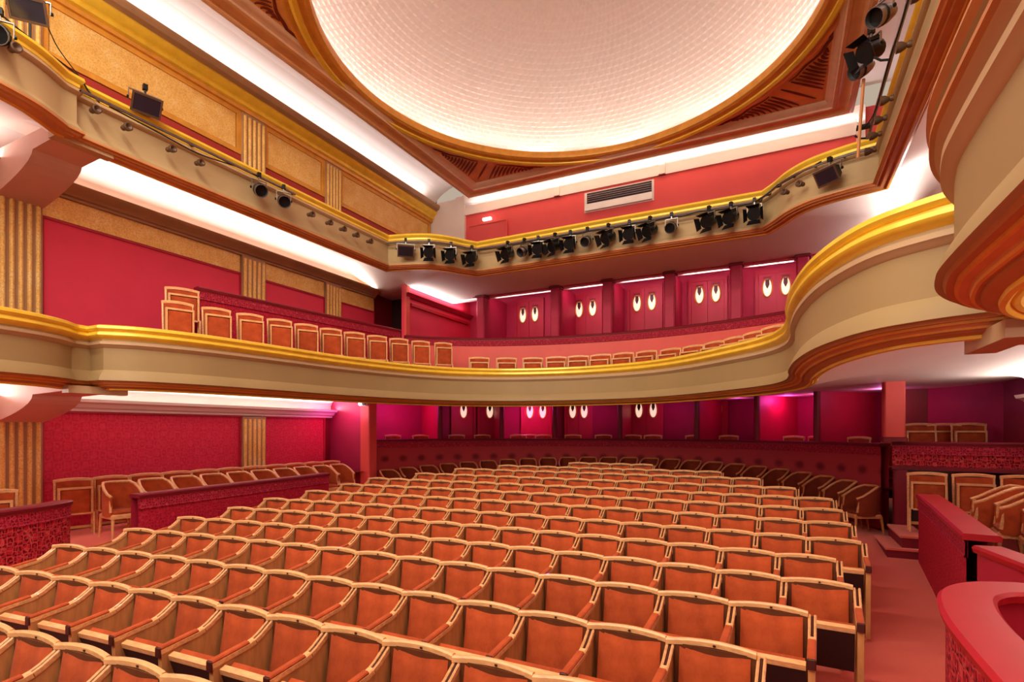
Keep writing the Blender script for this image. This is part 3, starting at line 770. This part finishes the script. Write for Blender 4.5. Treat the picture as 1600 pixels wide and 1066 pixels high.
MB().sweep([(XB, 12.0), (XB, 15.5)], [(.0, 6.06), (.06, 6.08), (.10, 6.14), (.14, 6.18), (.11, 6.18), (.0, 6.16)]).build('cornice', 'red_paint', pwl, True)
strip('cove_lamp_balcony', (XB + .09, 12.2, 6.20), (XB + .09, 15.0, 6.20), .05, 30, COOL, (.8, 0, 1))
XB2 = 2.0
struct(MB().box(XB2, XB2 + .10, 12.0, 15.5, 3.5, 6.70).build('wall_balcony_side', 'red_panel'), 'red side wall at the right end of the first balcony loges', 'wall')
strip('cove_lamp_balcony', (XB2 - .09, 10.2, 6.20), (XB2 - .09, 15.0, 6.20), .05, 45, COOL, (-.8, 0, 1))
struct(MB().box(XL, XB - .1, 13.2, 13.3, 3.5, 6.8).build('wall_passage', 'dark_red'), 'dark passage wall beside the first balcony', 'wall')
YL = 15.5
lb = struct(MB().box(-9.4, 3.4, YL, YL + .15, 3.5, 6.9).build('wall_balcony_rear', 'loge_wall'), 'crimson back wall of the first balcony loges', 'wall')
mb = MB(); quad(mb, [(-9.3, 14.04, 6.40), (3.4, 14.04, 6.40), (3.4, 15.55, 6.66), (-9.3, 15.55, 6.66)]); mb.build('loge_ceiling', 'loge_wall', lb)
MB().box(-8.3, 3.4, 13.98, 14.04, 6.36, 6.46).build('lintel', 'loge_wall', lb)
MB().box(-9.3, 3.4, 13.2, 15.5, 4.0, 4.05).build('loge_floor', 'carpet_dark', lb)
cols = (-7.98, -5.62, -4.13, -2.53, -.98, .42)
for k, x in enumerate(cols):
    e = tag(empty('loge_column', (x, 14.0, 4.05)), 'crimson column and partition, %s from the left, between first balcony loges' % ORD[k + 1], 'column', 'first balcony loge columns')
    MB().bbox(-.13, .13, -.13, .13, 0, 2.34, .03).build('shaft', 'loge_wall', e)
    MB().bbox(-.17, .17, -.17, .17, 2.26, 2.33, .02).build('capital', 'red_paint_deep', e)
    MB().box(-.05, .05, .13, 1.48, 0, 2.42).build('partition', 'loge_wall', e)
for k, x in enumerate((-7.11, -5.24, -3.50, -1.80, -.13)):
    door(x, YL - .03, 4.05, 0, .42, 2.38, 2, '%s first balcony loge door with two lit oval panes' % ('leftmost', 'second', 'middle', 'fourth', 'rightmost')[k], 1.97 if k < 3 else 2.02)
for x0, x1 in zip(cols[:-1], cols[1:]):
    strip('loge_tube_lamp', (x0 + .3, 14.30, 6.34), (x1 - .2, 14.30, 6.34), .05, 13, PINKW, (0, 1, -.35))
strip('loge_tube_lamp', (-9.1, 14.16, 6.36), (-8.2, 14.16, 6.36), .05, 4, PINKW, (0, 1, .1))

# ================================================================== SEATS
SP = .52
def arm_path():
    return [(.030, .893), (.004, .872), (-.040, .842), (-.085, .812), (-.130, .790), (-.175, .778), (-.240, .770), (-.340, .758), (-.445, .745)]
def flat_sweep(path, xw, th, x0):
    """rectangular bar along (y,z) path, width xw in x, thickness th"""
    rings = []
    for i, (y, z) in enumerate(path):
        a = path[max(0, i - 1)]; c = path[min(len(path) - 1, i + 1)]; ty, tz = c[0] - a[0], c[1] - a[1]; L = hypot(ty, tz)
        ny_, nz_ = -tz / L, ty / L
        if nz_ > 0: ny_, nz_ = -ny_, -nz_
        c_ = .008
        sec = [(-xw / 2, th), (-xw / 2, c_), (-xw / 2 + c_, 0), (xw / 2 - c_, 0), (xw / 2, c_), (xw / 2, th)]
        rings.append([(x0 + sx_, y + ny_ * t, z + nz_ * t) for sx_, t in sec])
    return MB().loft(rings)
def stall_seat_proto():
    e = empty('stalls_seat')
    # the seat fills exactly one pitch: arm on its left side, cushion to the right of it
    xa, x0_, x1_ = -.234, -.206, .258; xm = (x0_ + x1_) / 2; hw_ = (x1_ - x0_) / 2
    m = MB(); nx, nz = 10, 7; fr, bk = [], []
    for k in range(nz + 1):
        t = k / nz
        for j in range(nx + 1):
            u = -1 + 2 * j / nx; x = xm + (hw_ - .030) * u
            top = .868 + .016 * (1 - u * u)
            z = .40 + (top - .40) * t
            y = -.045 + .075 * t - .030 * u * u + .012 * u ** 4
            puff = .026 * (1 - u ** 6) * (1 - (2 * t - 1) ** 6)
            fr.append((x, y - puff, z)); bk.append((x, y + .035, z))
    n1 = nx + 1; m.v = fr + bk; o_ = len(fr)
    for k in range(nz):
        for j in range(nx):
            a = k * n1 + j; m.face((a, a + 1, a + n1 + 1, a + n1)); m.face((o_ + a, o_ + a + n1, o_ + a + n1 + 1, o_ + a + 1))
    for j in range(nx):
        m.face((j, o_ + j, o_ + j + 1, j + 1)); a = nz * n1 + j; m.face((a, a + 1, o_ + a + 1, o_ + a))
    for k in range(nz):
        a = k * n1; m.face((a, a + n1, o_ + a + n1, o_ + a)); a = k * n1 + nx; m.face((a, o_ + a, o_ + a + n1, a + n1))
    m.build('backrest', 'velvet', e, True)
    MB().prism([(x0_, .30), (x1_, .30), (x1_, .885), (x0_, .885)], 'y', .012, .05).build('back_shell', 'shadow_brown', e)  # dark brown paints the shadow at both sides of the cushion
    # arched top rail
    rings = []
    for j in range(13):
        x = -.259 + .518 * j / 12; u = max(-1.06, (x - xa - .26) / .26); z = .890 + .018 * (1 - u * u); y = .042 - .022 * u * u
        hw, hh, c_ = .019, .018, .010
        rings.append([(x, y + a, z + b) for a, b in ((-hw, -hh), (-hw, hh - c_), (-hw + c_, hh), (hw - c_, hh), (hw, hh - c_), (hw, -hh))])
    MB().loft(rings).build('top_rail', 'wood', e, True)
    MB().box(xm - .008, xm + .008, .018, .026, .896, .908).build('number_plate', 'cap_dark', e)
    # tipped-up seat: cushion edge, wooden front rail on top, dark underside towards the stage
    pts = [(-.20, .36), (-.265, .345), (-.365, .66), (-.30, .70)]
    MB().prism(pts, 'x', x0_ + .01, x1_ - .01).build('seat_cushion', 'velvet', e)
    MB().prism([(-.352, .672), (-.395, .655), (-.402, .690), (-.362, .705)], 'x', x0_ + .004, x1_ - .004).build('seat_rail', 'wood', e)
    MB().prism([(-.266, .33), (-.290, .335), (-.392, .655), (-.366, .662)], 'x', x0_ + .006, x1_ - .006).build('seat_underside', 'dark_red', e)
    def arm(x0):
        P = arm_path()
        a = flat_sweep(P[4:], .052, .038, x0).build('armrest', 'wood', e, True)
        for s_ in (-1, 1): flat_sweep(P[:5], .017, .036, x0 + s_ * .0175).build('arm_strip', 'wood', a, True)
        flat_sweep([(y, z - .012) for y, z in P[:5]], .018, .02, x0).build('arm_slot', 'cap_dark', a)
        pad = [(y, z + .012) for y, z in P[5:]]
        flat_sweep(pad, .050, .018, x0).build('arm_pad', 'velvet', a, True)
        MB().bbox(x0 - .026, x0 + .026, -.456, -.440, .690, .757, .006).build('arm_end', 'cap_dark', a)
        pts = [(.035, .03), (.035, .87)] + [(y, z - .03) for y, z in P[1:]] + [(-.436, .69), (-.430, .55), (-.405, .03)]
        MB().prism(pts, 'x', x0 - .020, x0 + .020).build('side_panel', 'wood_panel', e)
    arm(xa)
    return e, arm
proto, _arm = stall_seat_proto()
protoR, armR = stall_seat_proto(); armR(.286)         # end-of-row seat with both arms
# rows: (Y on the axis, right end X, seats), from a fit to the photograph
ROWS = {1: (1.758, -1.96, 6), 2: (2.647, -.135, 13), 3: (3.467, -.106, 14), 4: (4.335, .188, 15), 5: (5.129, .534, 16), 6: (5.935, .481, 16), 7: (6.773, .774, 17),
        8: (7.666, .772, 17), 9: (8.552, .764, 17), 10: (9.412, .71, 17), 11: (10.306, .234, 15), 12: (11.219, -.343, 13), 13: (11.97, -1.11, 10), 14: (12.779, -2.685, 4)}
def row_y(n, X, Y0):
    t = X + 3.6
    return Y0 + (.03583 - .00139 * n) * t - (.01732 - .00134 * n) * t * t
def row_dy(n, X):
    t = X + 3.6
    return (.03583 - .00139 * n) - 2 * (.01732 - .00134 * n) * t
used = [False, False]
for n, (Y0, xr, N) in ROWS.items():
    for k in range(N):
        X = xr - SP * (k + .5) - .026; Y = row_y(n, X, Y0)
        end = k == 0; src = protoR if end else proto
        rz = math.atan(row_dy(n, X)); loc = (X, Y, zfloor(Y))
        i = 1 if end else 0
        if not used[i]:
            used[i] = True; o = src; o.location = loc; o.rotation_euler = (0, 0, rz)
        else: o = copy_tree(src, loc, rz)
        if n == 1: lab = 'rust velvet stalls seat, %s from the left, front row at bottom left' % ORD[N - k]
        else: lab = 'rust velvet stalls seat, %s from the right aisle, %s row from the stage' % (ORD[k + 1], ORD[n])
        tag(o, lab, 'seat', 'rust velvet stalls seats')

# ---- loose tub armchair
def tub_chair(wood='wood', velvet='velvet'):
    e = empty('tub_armchair')
    m = MB(); n = 14; rin, rout = [], []
    for k in range(n + 1):
        a = radians(-118 + 236 * k / n); r = .215
        side = min(1, max(0, (abs(degrees_(a)) - 55) / 55)); zt = .84 - .20 * side ** 1.2
        x, y = sin(a), cos(a)
        dy = -.12 * side
        m.v += [(r * x, r * y + dy - .02, .36), ((r + .01) * x, (r + .01) * y + dy - .02, zt), ((r + .035) * x, (r + .035) * y + dy - .02, zt), ((r + .03) * x, (r + .03) * y + dy - .02, .36)]
    for k in range(n):
        a = 4 * k
        for j in range(4): m.face((a + j, a + (j + 1) % 4, a + 4 + (j + 1) % 4, a + 4 + j))
    m.face((0, 1, 2, 3)); m.face((4 * n + 3, 4 * n + 2, 4 * n + 1, 4 * n))
    m.build('backrest', velvet, e, True)
    p = []
    for k in range(n + 1):
        a = radians(-118 + 236 * k / n); side = min(1, max(0, (abs(degrees_(a)) - 55) / 55))
        p.append((.235 * sin(a), .235 * cos(a) - .12 * side - .02, .855 - .20 * side ** 1.2))
    MB().tube(p, .021, 8).build('top_rail', wood, e, True)
    for s in (-1, 1): MB().tube([(s * .208, -.215, .66), (s * .218, -.245, .42)], .020, 8).build('arm_post', wood, e, True)
    MB().bbox(-.205, .205, -.27, .18, .39, .45, .03).build('seat_cushion', velvet, e, True)
    MB().bbox(-.22, .22, -.285, .19, .32, .39, .02).build('seat_rail', wood, e)
    for sx in (-1, 1):
        for y, dy in ((-.25, -.01), (.18, .05)):
            MB().tube([(sx * .19, y, .34), (sx * .20, y + dy, .0)], [.024, .014], 8).build('leg', wood, e, True)
    return e
def degrees_(a): return math.degrees(a)
tub = tub_chair(); tub_used = [False]; dtub = tub_chair('wood_shaded', 'velvet_shaded'); dtub_used = [False]  # second copy has shade painted into its wood and velvet colours
def put(src, flag, loc, rz, label, cat, group):
    if not flag[0]: flag[0] = True; o = src; o.location = loc; o.rotation_euler = (0, 0, rz)
    else: o = copy_tree(src, loc, rz)
    return tag(o, label, cat, group)
# outer arc in front of the rear parapet
NA = 24
for k in range(NA):
    a = -69 + (63.5 + 69) * k / (NA - 1); r = 5.50
    x, y = polar(r, a)
    put(dtub, dtub_used, (x, y, zfloor(y) - .0), -radians(a), 'wooden tub armchair in painted shade, %s from the left, against the curved parapet' % ORD[k + 1], 'armchair', 'tub armchairs along the curved parapet')

# ---- tip-up chair with folded seat
def tip_chair():
    e = empty('tip_up_chair')
    w = .235
    for s in (-1, 1): MB().tube([(s * w, .03, .0), (s * w, .0, .42), (s * w, .05, .86)], [.016, .020, .019], 8).build('stile', 'wood', e, True)
    rings = []
    for j in range(9):
        u = -1 + 2 * j / 8; x = .255 * u; z = .868 + .022 * (1 - u * u); y = .052
        rings.append([(x, y + a, z + b) for a, b in ((-.02, -.022), (-.02, .016), (-.012, .022), (.012, .022), (.02, .016), (.02, -.022))])
    MB().loft(rings).build('top_rail', 'wood', e, True)
    MB().loft([[(x, y0 + .0, z) for x, z in ((-.215, .46), (.215, .46), (.215, .85), (-.215, .85))] for y0 in (.015, .055)]).build('backrest', 'velvet', e)
    st_ = MB().bbox(-.195, .195, -.115, -.06, .355, .735, .02).build('folded_seat', 'velvet', e, True)
    fr = MB(); fr.box(-.222, .222, -.125, -.055, .735, .765); fr.box(-.222, -.195, -.125, -.055, .34, .735); fr.box(.195, .222, -.125, -.055, .34, .735); fr.box(-.195, .195, -.125, -.055, .33, .355)
    fr.build('seat_frame', 'wood', st_)
    for s in (-1, 1): MB().tube([(s * .236, -.10, .36), (s * .236, -.13, .0)], [.018, .014], 8).build('leg', 'wood', e, True)
    MB().box(-.236, .236, -.04, .0, .10, .14).build('stretcher', 'wood_panel', e)
    return e
tip = tip_chair(); tip_used = [False]
# right box
for k, x in enumerate((2.00, 2.55, 3.10)):
    put(tip, tip_used, (x, 10.30 - .05 * k, .84), -.02, 'tip-up chair with folded seat, %s of three under the right brocade parapet' % ('left', 'middle', 'right')[k], 'chair', 'tip-up chairs in the right box')
# right box row seen from the side
for k in range(5):
    put(tub, tub_used, (2.42 + .10 * k, 8.75 - .52 * k, .84), -pi / 2 - .15, 'blond armchair seen from the side, %s from the back in the right box' % ORD[k + 1], 'armchair', 'armchairs in the right box')
# left box: wall row and front row
for k in range(11):
    put(tip, tip_used, (-10.15, 4.62 + .555 * k, .72), pi / 2 - .25, 'tip-up chair, %s from the doorway, in the back row along the left wall' % ORD[k + 1], 'chair', 'tip-up chairs along the left wall')
for k in range(10):
    put(tub, tub_used, (-9.30, 4.85 + .525 * k, .72), pi / 2 - .12, 'blond tub armchair, %s from the doorway, behind the left box parapet' % ORD[k + 1], 'armchair', 'armchairs behind the left box parapet')
put(tip, tip_used, (-9.15, 3.25, .72), pi / 2 - .5, 'tip-up chair behind the brocade parapet at the left picture edge', 'chair', 'tip-up chairs in the left box')
# stalls loges: only the backs show over the rail
for k, (a, r) in enumerate(((-62, 6.75), (-55.5, 6.6), (-46, 6.75), (-39.5, 6.75), (-30.5, 6.5), (-27.3, 6.9), (-24, 6.5), (-16.5, 6.7), (-9, 6.8), (-1.5, 6.6), (3.5, 6.6), (13.5, 6.6), (21, 6.7), (36.5, 6.5), (40, 6.8), (50, 6.55), (55.5, 6.7))):
    x, y = polar(r, a)
    put(tip, tip_used, (x, y, 1.36), -radians(a) + .1, 'wooden chair back, %s from the left, showing above the stalls loge rail' % ORD[k + 1], 'chair', 'chairs in the stalls loges')
for k, (x, y) in enumerate(((2.28, 12.3), (2.72, 12.65), (2.98, 12.25))):
    put(tip, tip_used, (x, y, 1.62), 0, 'wooden chair back, %s of three, above the right brocade parapet' % ('left', 'middle', 'right')[k], 'chair', 'chairs above the right brocade parapet')
# first balcony, side row
side_row = catmull([(-8.42, 5.22), (-8.32, 6.0), (-8.26, 7.0), (-8.18, 8.2), (-8.0, 9.3), (-7.72, 10.3), (-7.35, 11.0)], 12)
L = [0]
for i in range(1, len(side_row)): L.append(L[-1] + hypot(side_row[i][0] - side_row[i - 1][0], side_row[i][1] - side_row[i - 1][1]))
for k in range(11):
    s = L[-1] * k / 10
    i = max(j for j in range(len(L)) if L[j] <= s + 1e-6); i = min(i, len(side_row) - 2)
    t = (s - L[i]) / (L[i + 1] - L[i]); x = side_row[i][0] + t * (side_row[i + 1][0] - side_row[i][0]); y = side_row[i][1] + t * (side_row[i + 1][1] - side_row[i][1])
    o = put(tip, tip_used, (x, y, 3.505 + .012 * k), pi / 2 - .35 - .045 * k, 'tip-up chair, %s from the left, in the side row of the first balcony' % ORD[k + 1], 'chair', 'tip-up chairs in the first balcony side row')
    o.scale = (.86, 1, 1)
tag(MB().box(-9.45, -8.72, 5.25, 6.0, 3.50, 3.88).build('balcony_step', 'carpet_dark'), 'dark step under the chair behind the first balcony side row', 'step', kind='structure')
put(tip, tip_used, (-8.98, 5.64, 3.88), pi / 2 - .4, 'tip-up chair standing behind the first balcony side row at its left end', 'chair', 'tip-up chairs in the first balcony side row')
# first balcony, rear row: backs just above the gold rail
rr_ = [(-6.55, 11.35), (-6.0, 11.72), (-5.42, 11.98)] + [(-4.85 + .535 * k, 12.16 - .04 * (k - 2) ** 2 * .5) for k in range(6)] + [(-1.68, 11.75), (-1.22, 11.42), (-.82, 11.02), (-.46, 10.6), (-.15, 10.15)]
for k, (x, y) in enumerate(rr_):
    put(tip, tip_used, (x, y, 3.505 - .24), -math.atan2(x - XC, 3.2) * .8, 'low chair back, %s from the left, showing above the gold rail' % ORD[k + 1], 'chair', 'chairs in the first balcony rear row')

# ================================================================== STAGE LAMPS ON THE UPPER GALLERY
def xf(m, tilt, piv=(0, 0, 0)):
    """tilt all vertices about the x axis (nose down) round piv"""
    c_, s_ = cos(tilt), sin(tilt); out = []
    for x, y, z in m.v:
        y -= piv[1]; z -= piv[2]
        out.append((x, piv[1] + y * c_ - z * s_, piv[2] + y * s_ + z * c_))
    m.v = out; return m
def lamp_common(e, drop, w):
    MB().box(-.03, .03, -.035, .035, -.02, .06).build('clamp', 'black_metal', e)
    m = MB(); m.box(-.012, .012, -.012, .012, -.07, -.02)
    m.box(-w, w, -.012, .012, -.085, -.07); m.box(-w, -w + .008, -.015, .015, -drop, -.085); m.box(w - .008, w, -.015, .015, -drop, -.085)
    m.build('yoke', 'grey_metal', e)
    for s in (-1, 1): MB().lathe([(0, 0), (.022, 0), (.022, .02), (0, .025)] if s > 0 else [(0, -.025), (.022, -.02), (.022, 0), (0, 0)], (s * w, 0, -drop + .02), 10, 'x').build('knob', 'black_metal', e)
def fresnel(tilt=.45):
    e = empty('stage_spotlight'); dz = -.24; pv = (0, 0, dz)
    lamp_common(e, .25, .135)
    b = MB(); b.lathe([(0, -.16), (.09, -.16), (.115, -.12), (.115, .10), (.125, .11), (.125, .14), (.10, .14)], (0, 0, dz), 14, 'y')
    xf(b, tilt, pv).build('body', 'black_metal', e, True)
    b = MB(); b.box(-.085, .085, -.10, .10, dz + .09, dz + .135); xf(b, tilt, pv).build('vent_hood', 'black_metal', e)
    b = MB(); b.lathe([(0, .12), (.06, .135), (.098, .125), (.1, .11)], (0, 0, dz), 14, 'y'); xf(b, tilt, pv).build('lens', 'grey_metal', e, True)
    for a in range(4):
        b = MB(); q = [(-.10, 0), (.10, 0), (.13, .12), (-.13, .12)]
        an = a * pi / 2; pts = []
        for x, l in q:
            y = -.145 - l * .85; off = .12 + l * .5
            X, Z = (x * cos(an) - off * sin(an), x * sin(an) + off * cos(an)); pts.append((X, y, Z + dz))
        b.v = pts + [(p[0], p[1] + .006, p[2] + .004) for p in pts]
        b.face((0, 1, 2, 3)); b.face((7, 6, 5, 4))
        for k in range(4): b.face((k, (k + 1) % 4, 4 + (k + 1) % 4, 4 + k))
        xf(b, tilt, pv).build('barn_door', 'black_metal', e)
    return e
def parcan(tilt=.5):
    e = empty('par_lamp'); dz = -.24; pv = (0, 0, dz)
    lamp_common(e, .25, .13)
    b = MB(); b.lathe([(0, -.20), (.05, -.19), (.08, -.13), (.10, -.06), (.112, .0), (.112, .17), (.105, .17), (.105, .03), (0, .02)], (0, 0, dz), 16, 'y')
    xf(b, tilt, pv).build('can', 'grey_metal', e, True)
    b = MB(); b.lathe([(.112, .05), (.118, .055), (.118, .09), (.112, .095)], (0, 0, dz), 16, 'y'); xf(b, tilt, pv).build('band', 'black_metal', e, True)
    b = MB(); b.lathe([(0, .045), (.07, .06), (.102, .04), (.1, .03)], (0, 0, dz), 16, 'y'); xf(b, tilt, pv).build('reflector', 'dark_glass', e, True)
    return e
def flood(tilt=.6):
    e = empty('floodlight'); dz = -.22; pv = (0, 0, dz)
    lamp_common(e, .23, .21)
    b = MB(); b.loft([[(-.16, .05, dz - .07), (.16, .05, dz - .07), (.16, .05, dz + .07), (-.16, .05, dz + .07)], [(-.19, -.10, dz - .13), (.19, -.10, dz - .13), (.19, -.10, dz + .13), (-.19, -.10, dz + .13)]])
    xf(b, tilt, pv).build('housing', 'black_metal', e)
    b = MB(); b.box(-.17, .17, -.108, -.10, dz - .11, dz + .11); xf(b, tilt, pv).build('glass', 'dark_glass', e)
    b = MB(); b.box(-.195, .195, -.115, -.095, dz + .11, dz + .14); b.box(-.195, .195, -.115, -.095, dz - .14, dz - .11); b.box(-.195, -.17, -.115, -.095, dz - .11, dz + .11); b.box(.17, .195, -.115, -.095, dz - .11, dz + .11)
    xf(b, tilt, pv).build('rim', 'brown_metal', e)
    b = MB()
    for k in range(5): b.box(-.14 + .06 * k, -.13 + .06 * k, .05, .09, dz - .06, dz + .06)
    xf(b, tilt, pv).build('cooling_fin', 'black_metal', e)
    return e
fz, pz, fl = fresnel(), parcan(), flood(); uf, up_, ul_ = [False], [False], [False]
ZP = 6.94
# lamp bars
def bar(path, z, name, lab, r=.024):
    e = tag(empty(name, (path[0][0], path[0][1], z)), lab, 'lamp bar'); bpy.context.view_layer.update()
    at(MB().tube([(x, y, z) for x, y in path], r, 8).build('pipe', 'grey_metal', None, True), e)
    n = max(2, int(len(path) / 4))
    for k in range(n + 1):
        i = min(len(path) - 1, int(k * (len(path) - 1) / n)); x, y = path[i]
        a = path[max(0, i - 1)]; b = path[min(len(path) - 1, i + 1)]; tx, ty = b[0] - a[0], b[1] - a[1]; l = hypot(tx, ty); nx, ny = ty / l, -tx / l
        at(MB().tube([(x, y, z), (x - nx * .10, y - ny * .10, z + .02), (x - nx * .17, y - ny * .17, z + .08)], .014, 6).build('hook', 'black_metal', None, True), e)
    return e
def offp(path, o): return [v[:2] for v in MB().sweep(path, [(o, 0), (o, 1)]).v[::2]]
rear = [(-6.9 + .32 * k, 11.92) for k in range(21)]
bar(offp(rear, .16), ZP, 'lamp_bar', 'long lamp bar along the rear front of the upper gallery')
lc = catmull(GC, 5); bar(offp(lc, .16), ZP, 'lamp_bar', 'short curved lamp bar at the left rear corner of the gallery')
rc = [(-7.3 - x, y) for x, y in reversed(lc)]; bar(offp(rc, .14), ZP + .02, 'lamp_bar', 'curved lamp bar at the right rear corner of the gallery')
bar([(-8.50, 3.95 + .4 * k) for k in range(10)], ZP + .06, 'lamp_bar', 'straight lamp bar along the left gallery front')
bar([(1.19, 6.0 + .4 * k) for k in range(11)], ZP, 'lamp_bar', 'straight lamp bar along the right gallery front')
for k, x in enumerate((-5.98, -5.53, -5.17, -4.74, -4.36, -3.95, -3.46, -2.99, -2.54, -2.09, -1.34, -.92, -.49)):
    src, fg, nm = (fz, uf, 'black barn-door spotlight') if k % 4 != 1 else (pz, up_, 'silver par lamp')
    put(src, fg, (x, 11.74, ZP), random.uniform(-.5, .5), '%s, %s from the left on the long rear gallery bar' % (nm, ORD[k + 1]), 'spotlight', 'lamps on the rear gallery bar')
for k, (x, y, r) in enumerate(((-7.62, 10.78, .5), (-7.25, 11.18, .3), (-6.92, 11.62, .1))):
    put(fz, uf, (x, y, ZP), r, 'black barn-door spotlight, %s of three at the left rear gallery corner' % ('left', 'middle', 'right')[k], 'spotlight', 'lamps at the left gallery corner')
put(fl, ul_, (-8.12, 10.52, ZP + .02), .7, 'square black floodlight at the left rear gallery corner', 'floodlight', None)
put(fl, ul_, (.72, 10.55, ZP), -.7, 'square dark floodlight on the right rear gallery corner', 'floodlight', None)
put(pz, up_, (-8.48, 6.72, ZP + .06), 1.2, 'silver par lamp, left of the pair under the left gallery rail', 'spotlight', 'pair of par lamps')
put(pz, up_, (-8.48, 7.26, ZP + .06), 1.0, 'silver par lamp, right of the pair under the left gallery rail', 'spotlight', 'pair of par lamps')
put(fl, ul_, (-8.55, 4.80, 7.52), 1.3, 'brown floodlight standing above the left gallery rail', 'floodlight', None)
put(fl, ul_, (-8.42, 3.36, 7.88), .9, 'black floodlight at the top left picture corner', 'floodlight', None)
put(pz, up_, (-8.10, 2.95, 7.22), 1.0, 'silver par lamp cut by the left picture edge', 'spotlight', None)
# posts that carry the floodlights above the rail
for (x, y, z0, z1, lab) in ((-8.55, 4.80, 7.18, 7.54, 'short post of the brown floodlight on the left gallery rail'), (-8.42, 3.36, 7.18, 7.90, 'post of the black floodlight at top left')):
    tag(MB().tube([(x, y, z0), (x, y, z1)], .016, 8).build('lamp_post', 'black_metal', None, True), lab, 'post')
# stand with two lamps at the right
pole = tag(empty('lamp_stand', (1.05, 9.5, 6.55)), 'thin rust lamp pole at the right gallery corner', 'stand'); bpy.context.view_layer.update()
at(MB().tube([(1.02, 9.62, 6.50), (1.07, 9.40, 7.55)], .022, 8).build('pole', 'moulding_brown', None, True), pole)
at(MB().box(1.0, 1.20, 9.55, 9.65, 6.92, 6.96).build('bracket', 'black_metal'), pole)
put(pz, up_, (1.05, 9.35, 7.92), -.9, 'black and silver spotlight, lower of the cluster at top right', 'spotlight', 'lamp cluster at top right')
put(fz, uf, (1.06, 8.55, 7.68), -.8, 'black spotlight, middle of the cluster at top right', 'spotlight', 'lamp cluster at top right')
put(pz, up_, (1.08, 7.75, 7.60), -.8, 'small silver lamp, upper of the cluster at top right', 'spotlight', 'lamp cluster at top right')
at(MB().tube([(1.06, 9.40, 7.60), (1.05, 9.35, 7.94), (1.06, 8.55, 7.70), (1.08, 7.75, 7.62), (1.2, 6.9, 7.15)], .018, 8).build('arm', 'grey_metal', None, True), pole)
# small brown lamp sockets along the fascia
def socket():
    e = empty('small_lamp')
    MB().lathe([(0, 0), (.035, 0), (.04, .03), (.03, .05), (0, .055)], (0, 0, 0), 10, 'y').build('base', 'brown_metal', e, True)
    MB().lathe([(0, .05), (.03, .055), (.055, .10), (.06, .15), (.045, .155), (0, .12)], (0, 0, -.01), 12, 'y').build('bulb_shade', 'brown_metal', e, True)
    return e
sk = socket(); us = [False]
for k, (y, z) in enumerate(((3.05, 6.86), (4.12, 6.84), (4.52, 6.80), (5.16, 6.78), (5.62, 6.77), (7.96, 6.76), (8.45, 6.76), (8.85, 6.76), (9.25, 6.76), (9.7, 6.76))):
    put(sk, us, (-8.60 if y > 3.9 else -8.10, y, z), pi / 2, 'small brown lamp, %s from the left on the left gallery front' % ORD[k + 1], 'lamp', 'small lamps on the gallery front')
for k, (y, z) in enumerate(((9.95, 6.72), (9.45, 6.72), (9.0, 6.72), (8.5, 6.72), (7.4, 6.72), (6.6, 6.72))):
    put(sk, us, (1.30, y, z), -pi / 2, 'small brown lamp, %s from the bottom on the right gallery front' % ORD[k + 1], 'lamp', 'small lamps on the gallery front')
for k, (x, y) in enumerate(((.34, 10.86), (.10, 11.10))):
    put(sk, us, (x, y, 6.74), -.6, 'small brown lamp, %s of the pair beside the right gallery floodlight' % ('right', 'left')[k], 'lamp', 'small lamps on the gallery front')
# cables
def cable(pts, lab, r=.010):
    return tag(MB().tube(catmull(pts, 6), r, 6).build('cable', 'cable', None, True), lab, 'cable')
cable([(-8.30, 2.6, 7.62), (-8.36, 3.0, 7.40), (-8.48, 3.5, 7.30), (-8.60, 3.95, 7.24), (-8.62, 4.1, 7.10), (-8.56, 4.2, 6.99)], 'black cable draped over the left gallery rail')
cable([(-8.20, 2.4, 7.8), (-8.42, 3.36, 7.75), (-8.52, 3.7, 7.42), (-8.56, 3.95, 7.22)], 'thin black cable hanging from the top left floodlight', .007)
cable([(-8.52, 4.3, 6.98), (-8.50, 5.0, 6.93), (-8.50, 5.6, 6.90), (-8.50, 6.3, 6.99), (-8.48, 6.7, 6.99)], 'black cable slung along the left lamp bar')
cable([(x, 11.73 + .02 * sin(x * 5), ZP - .03 - .03 * abs(sin(x * 4.2))) for x in [-6.8 + .33 * k for k in range(20)]], 'black cable looped along the rear lamp bar', .012)
cable([(1.2, 6.4, 7.0), (1.17, 7.2, 6.86), (1.17, 8.0, 6.92), (1.16, 9.0, 6.85), (1.1, 9.6, 6.92)], 'black cable slung along the right lamp bar')
cable([(.6, 10.6, 6.98), (.2, 10.95, 6.95), (-.1, 11.3, 6.96), (-.35, 11.7, 6.97)], 'black cable along the right rear gallery corner')
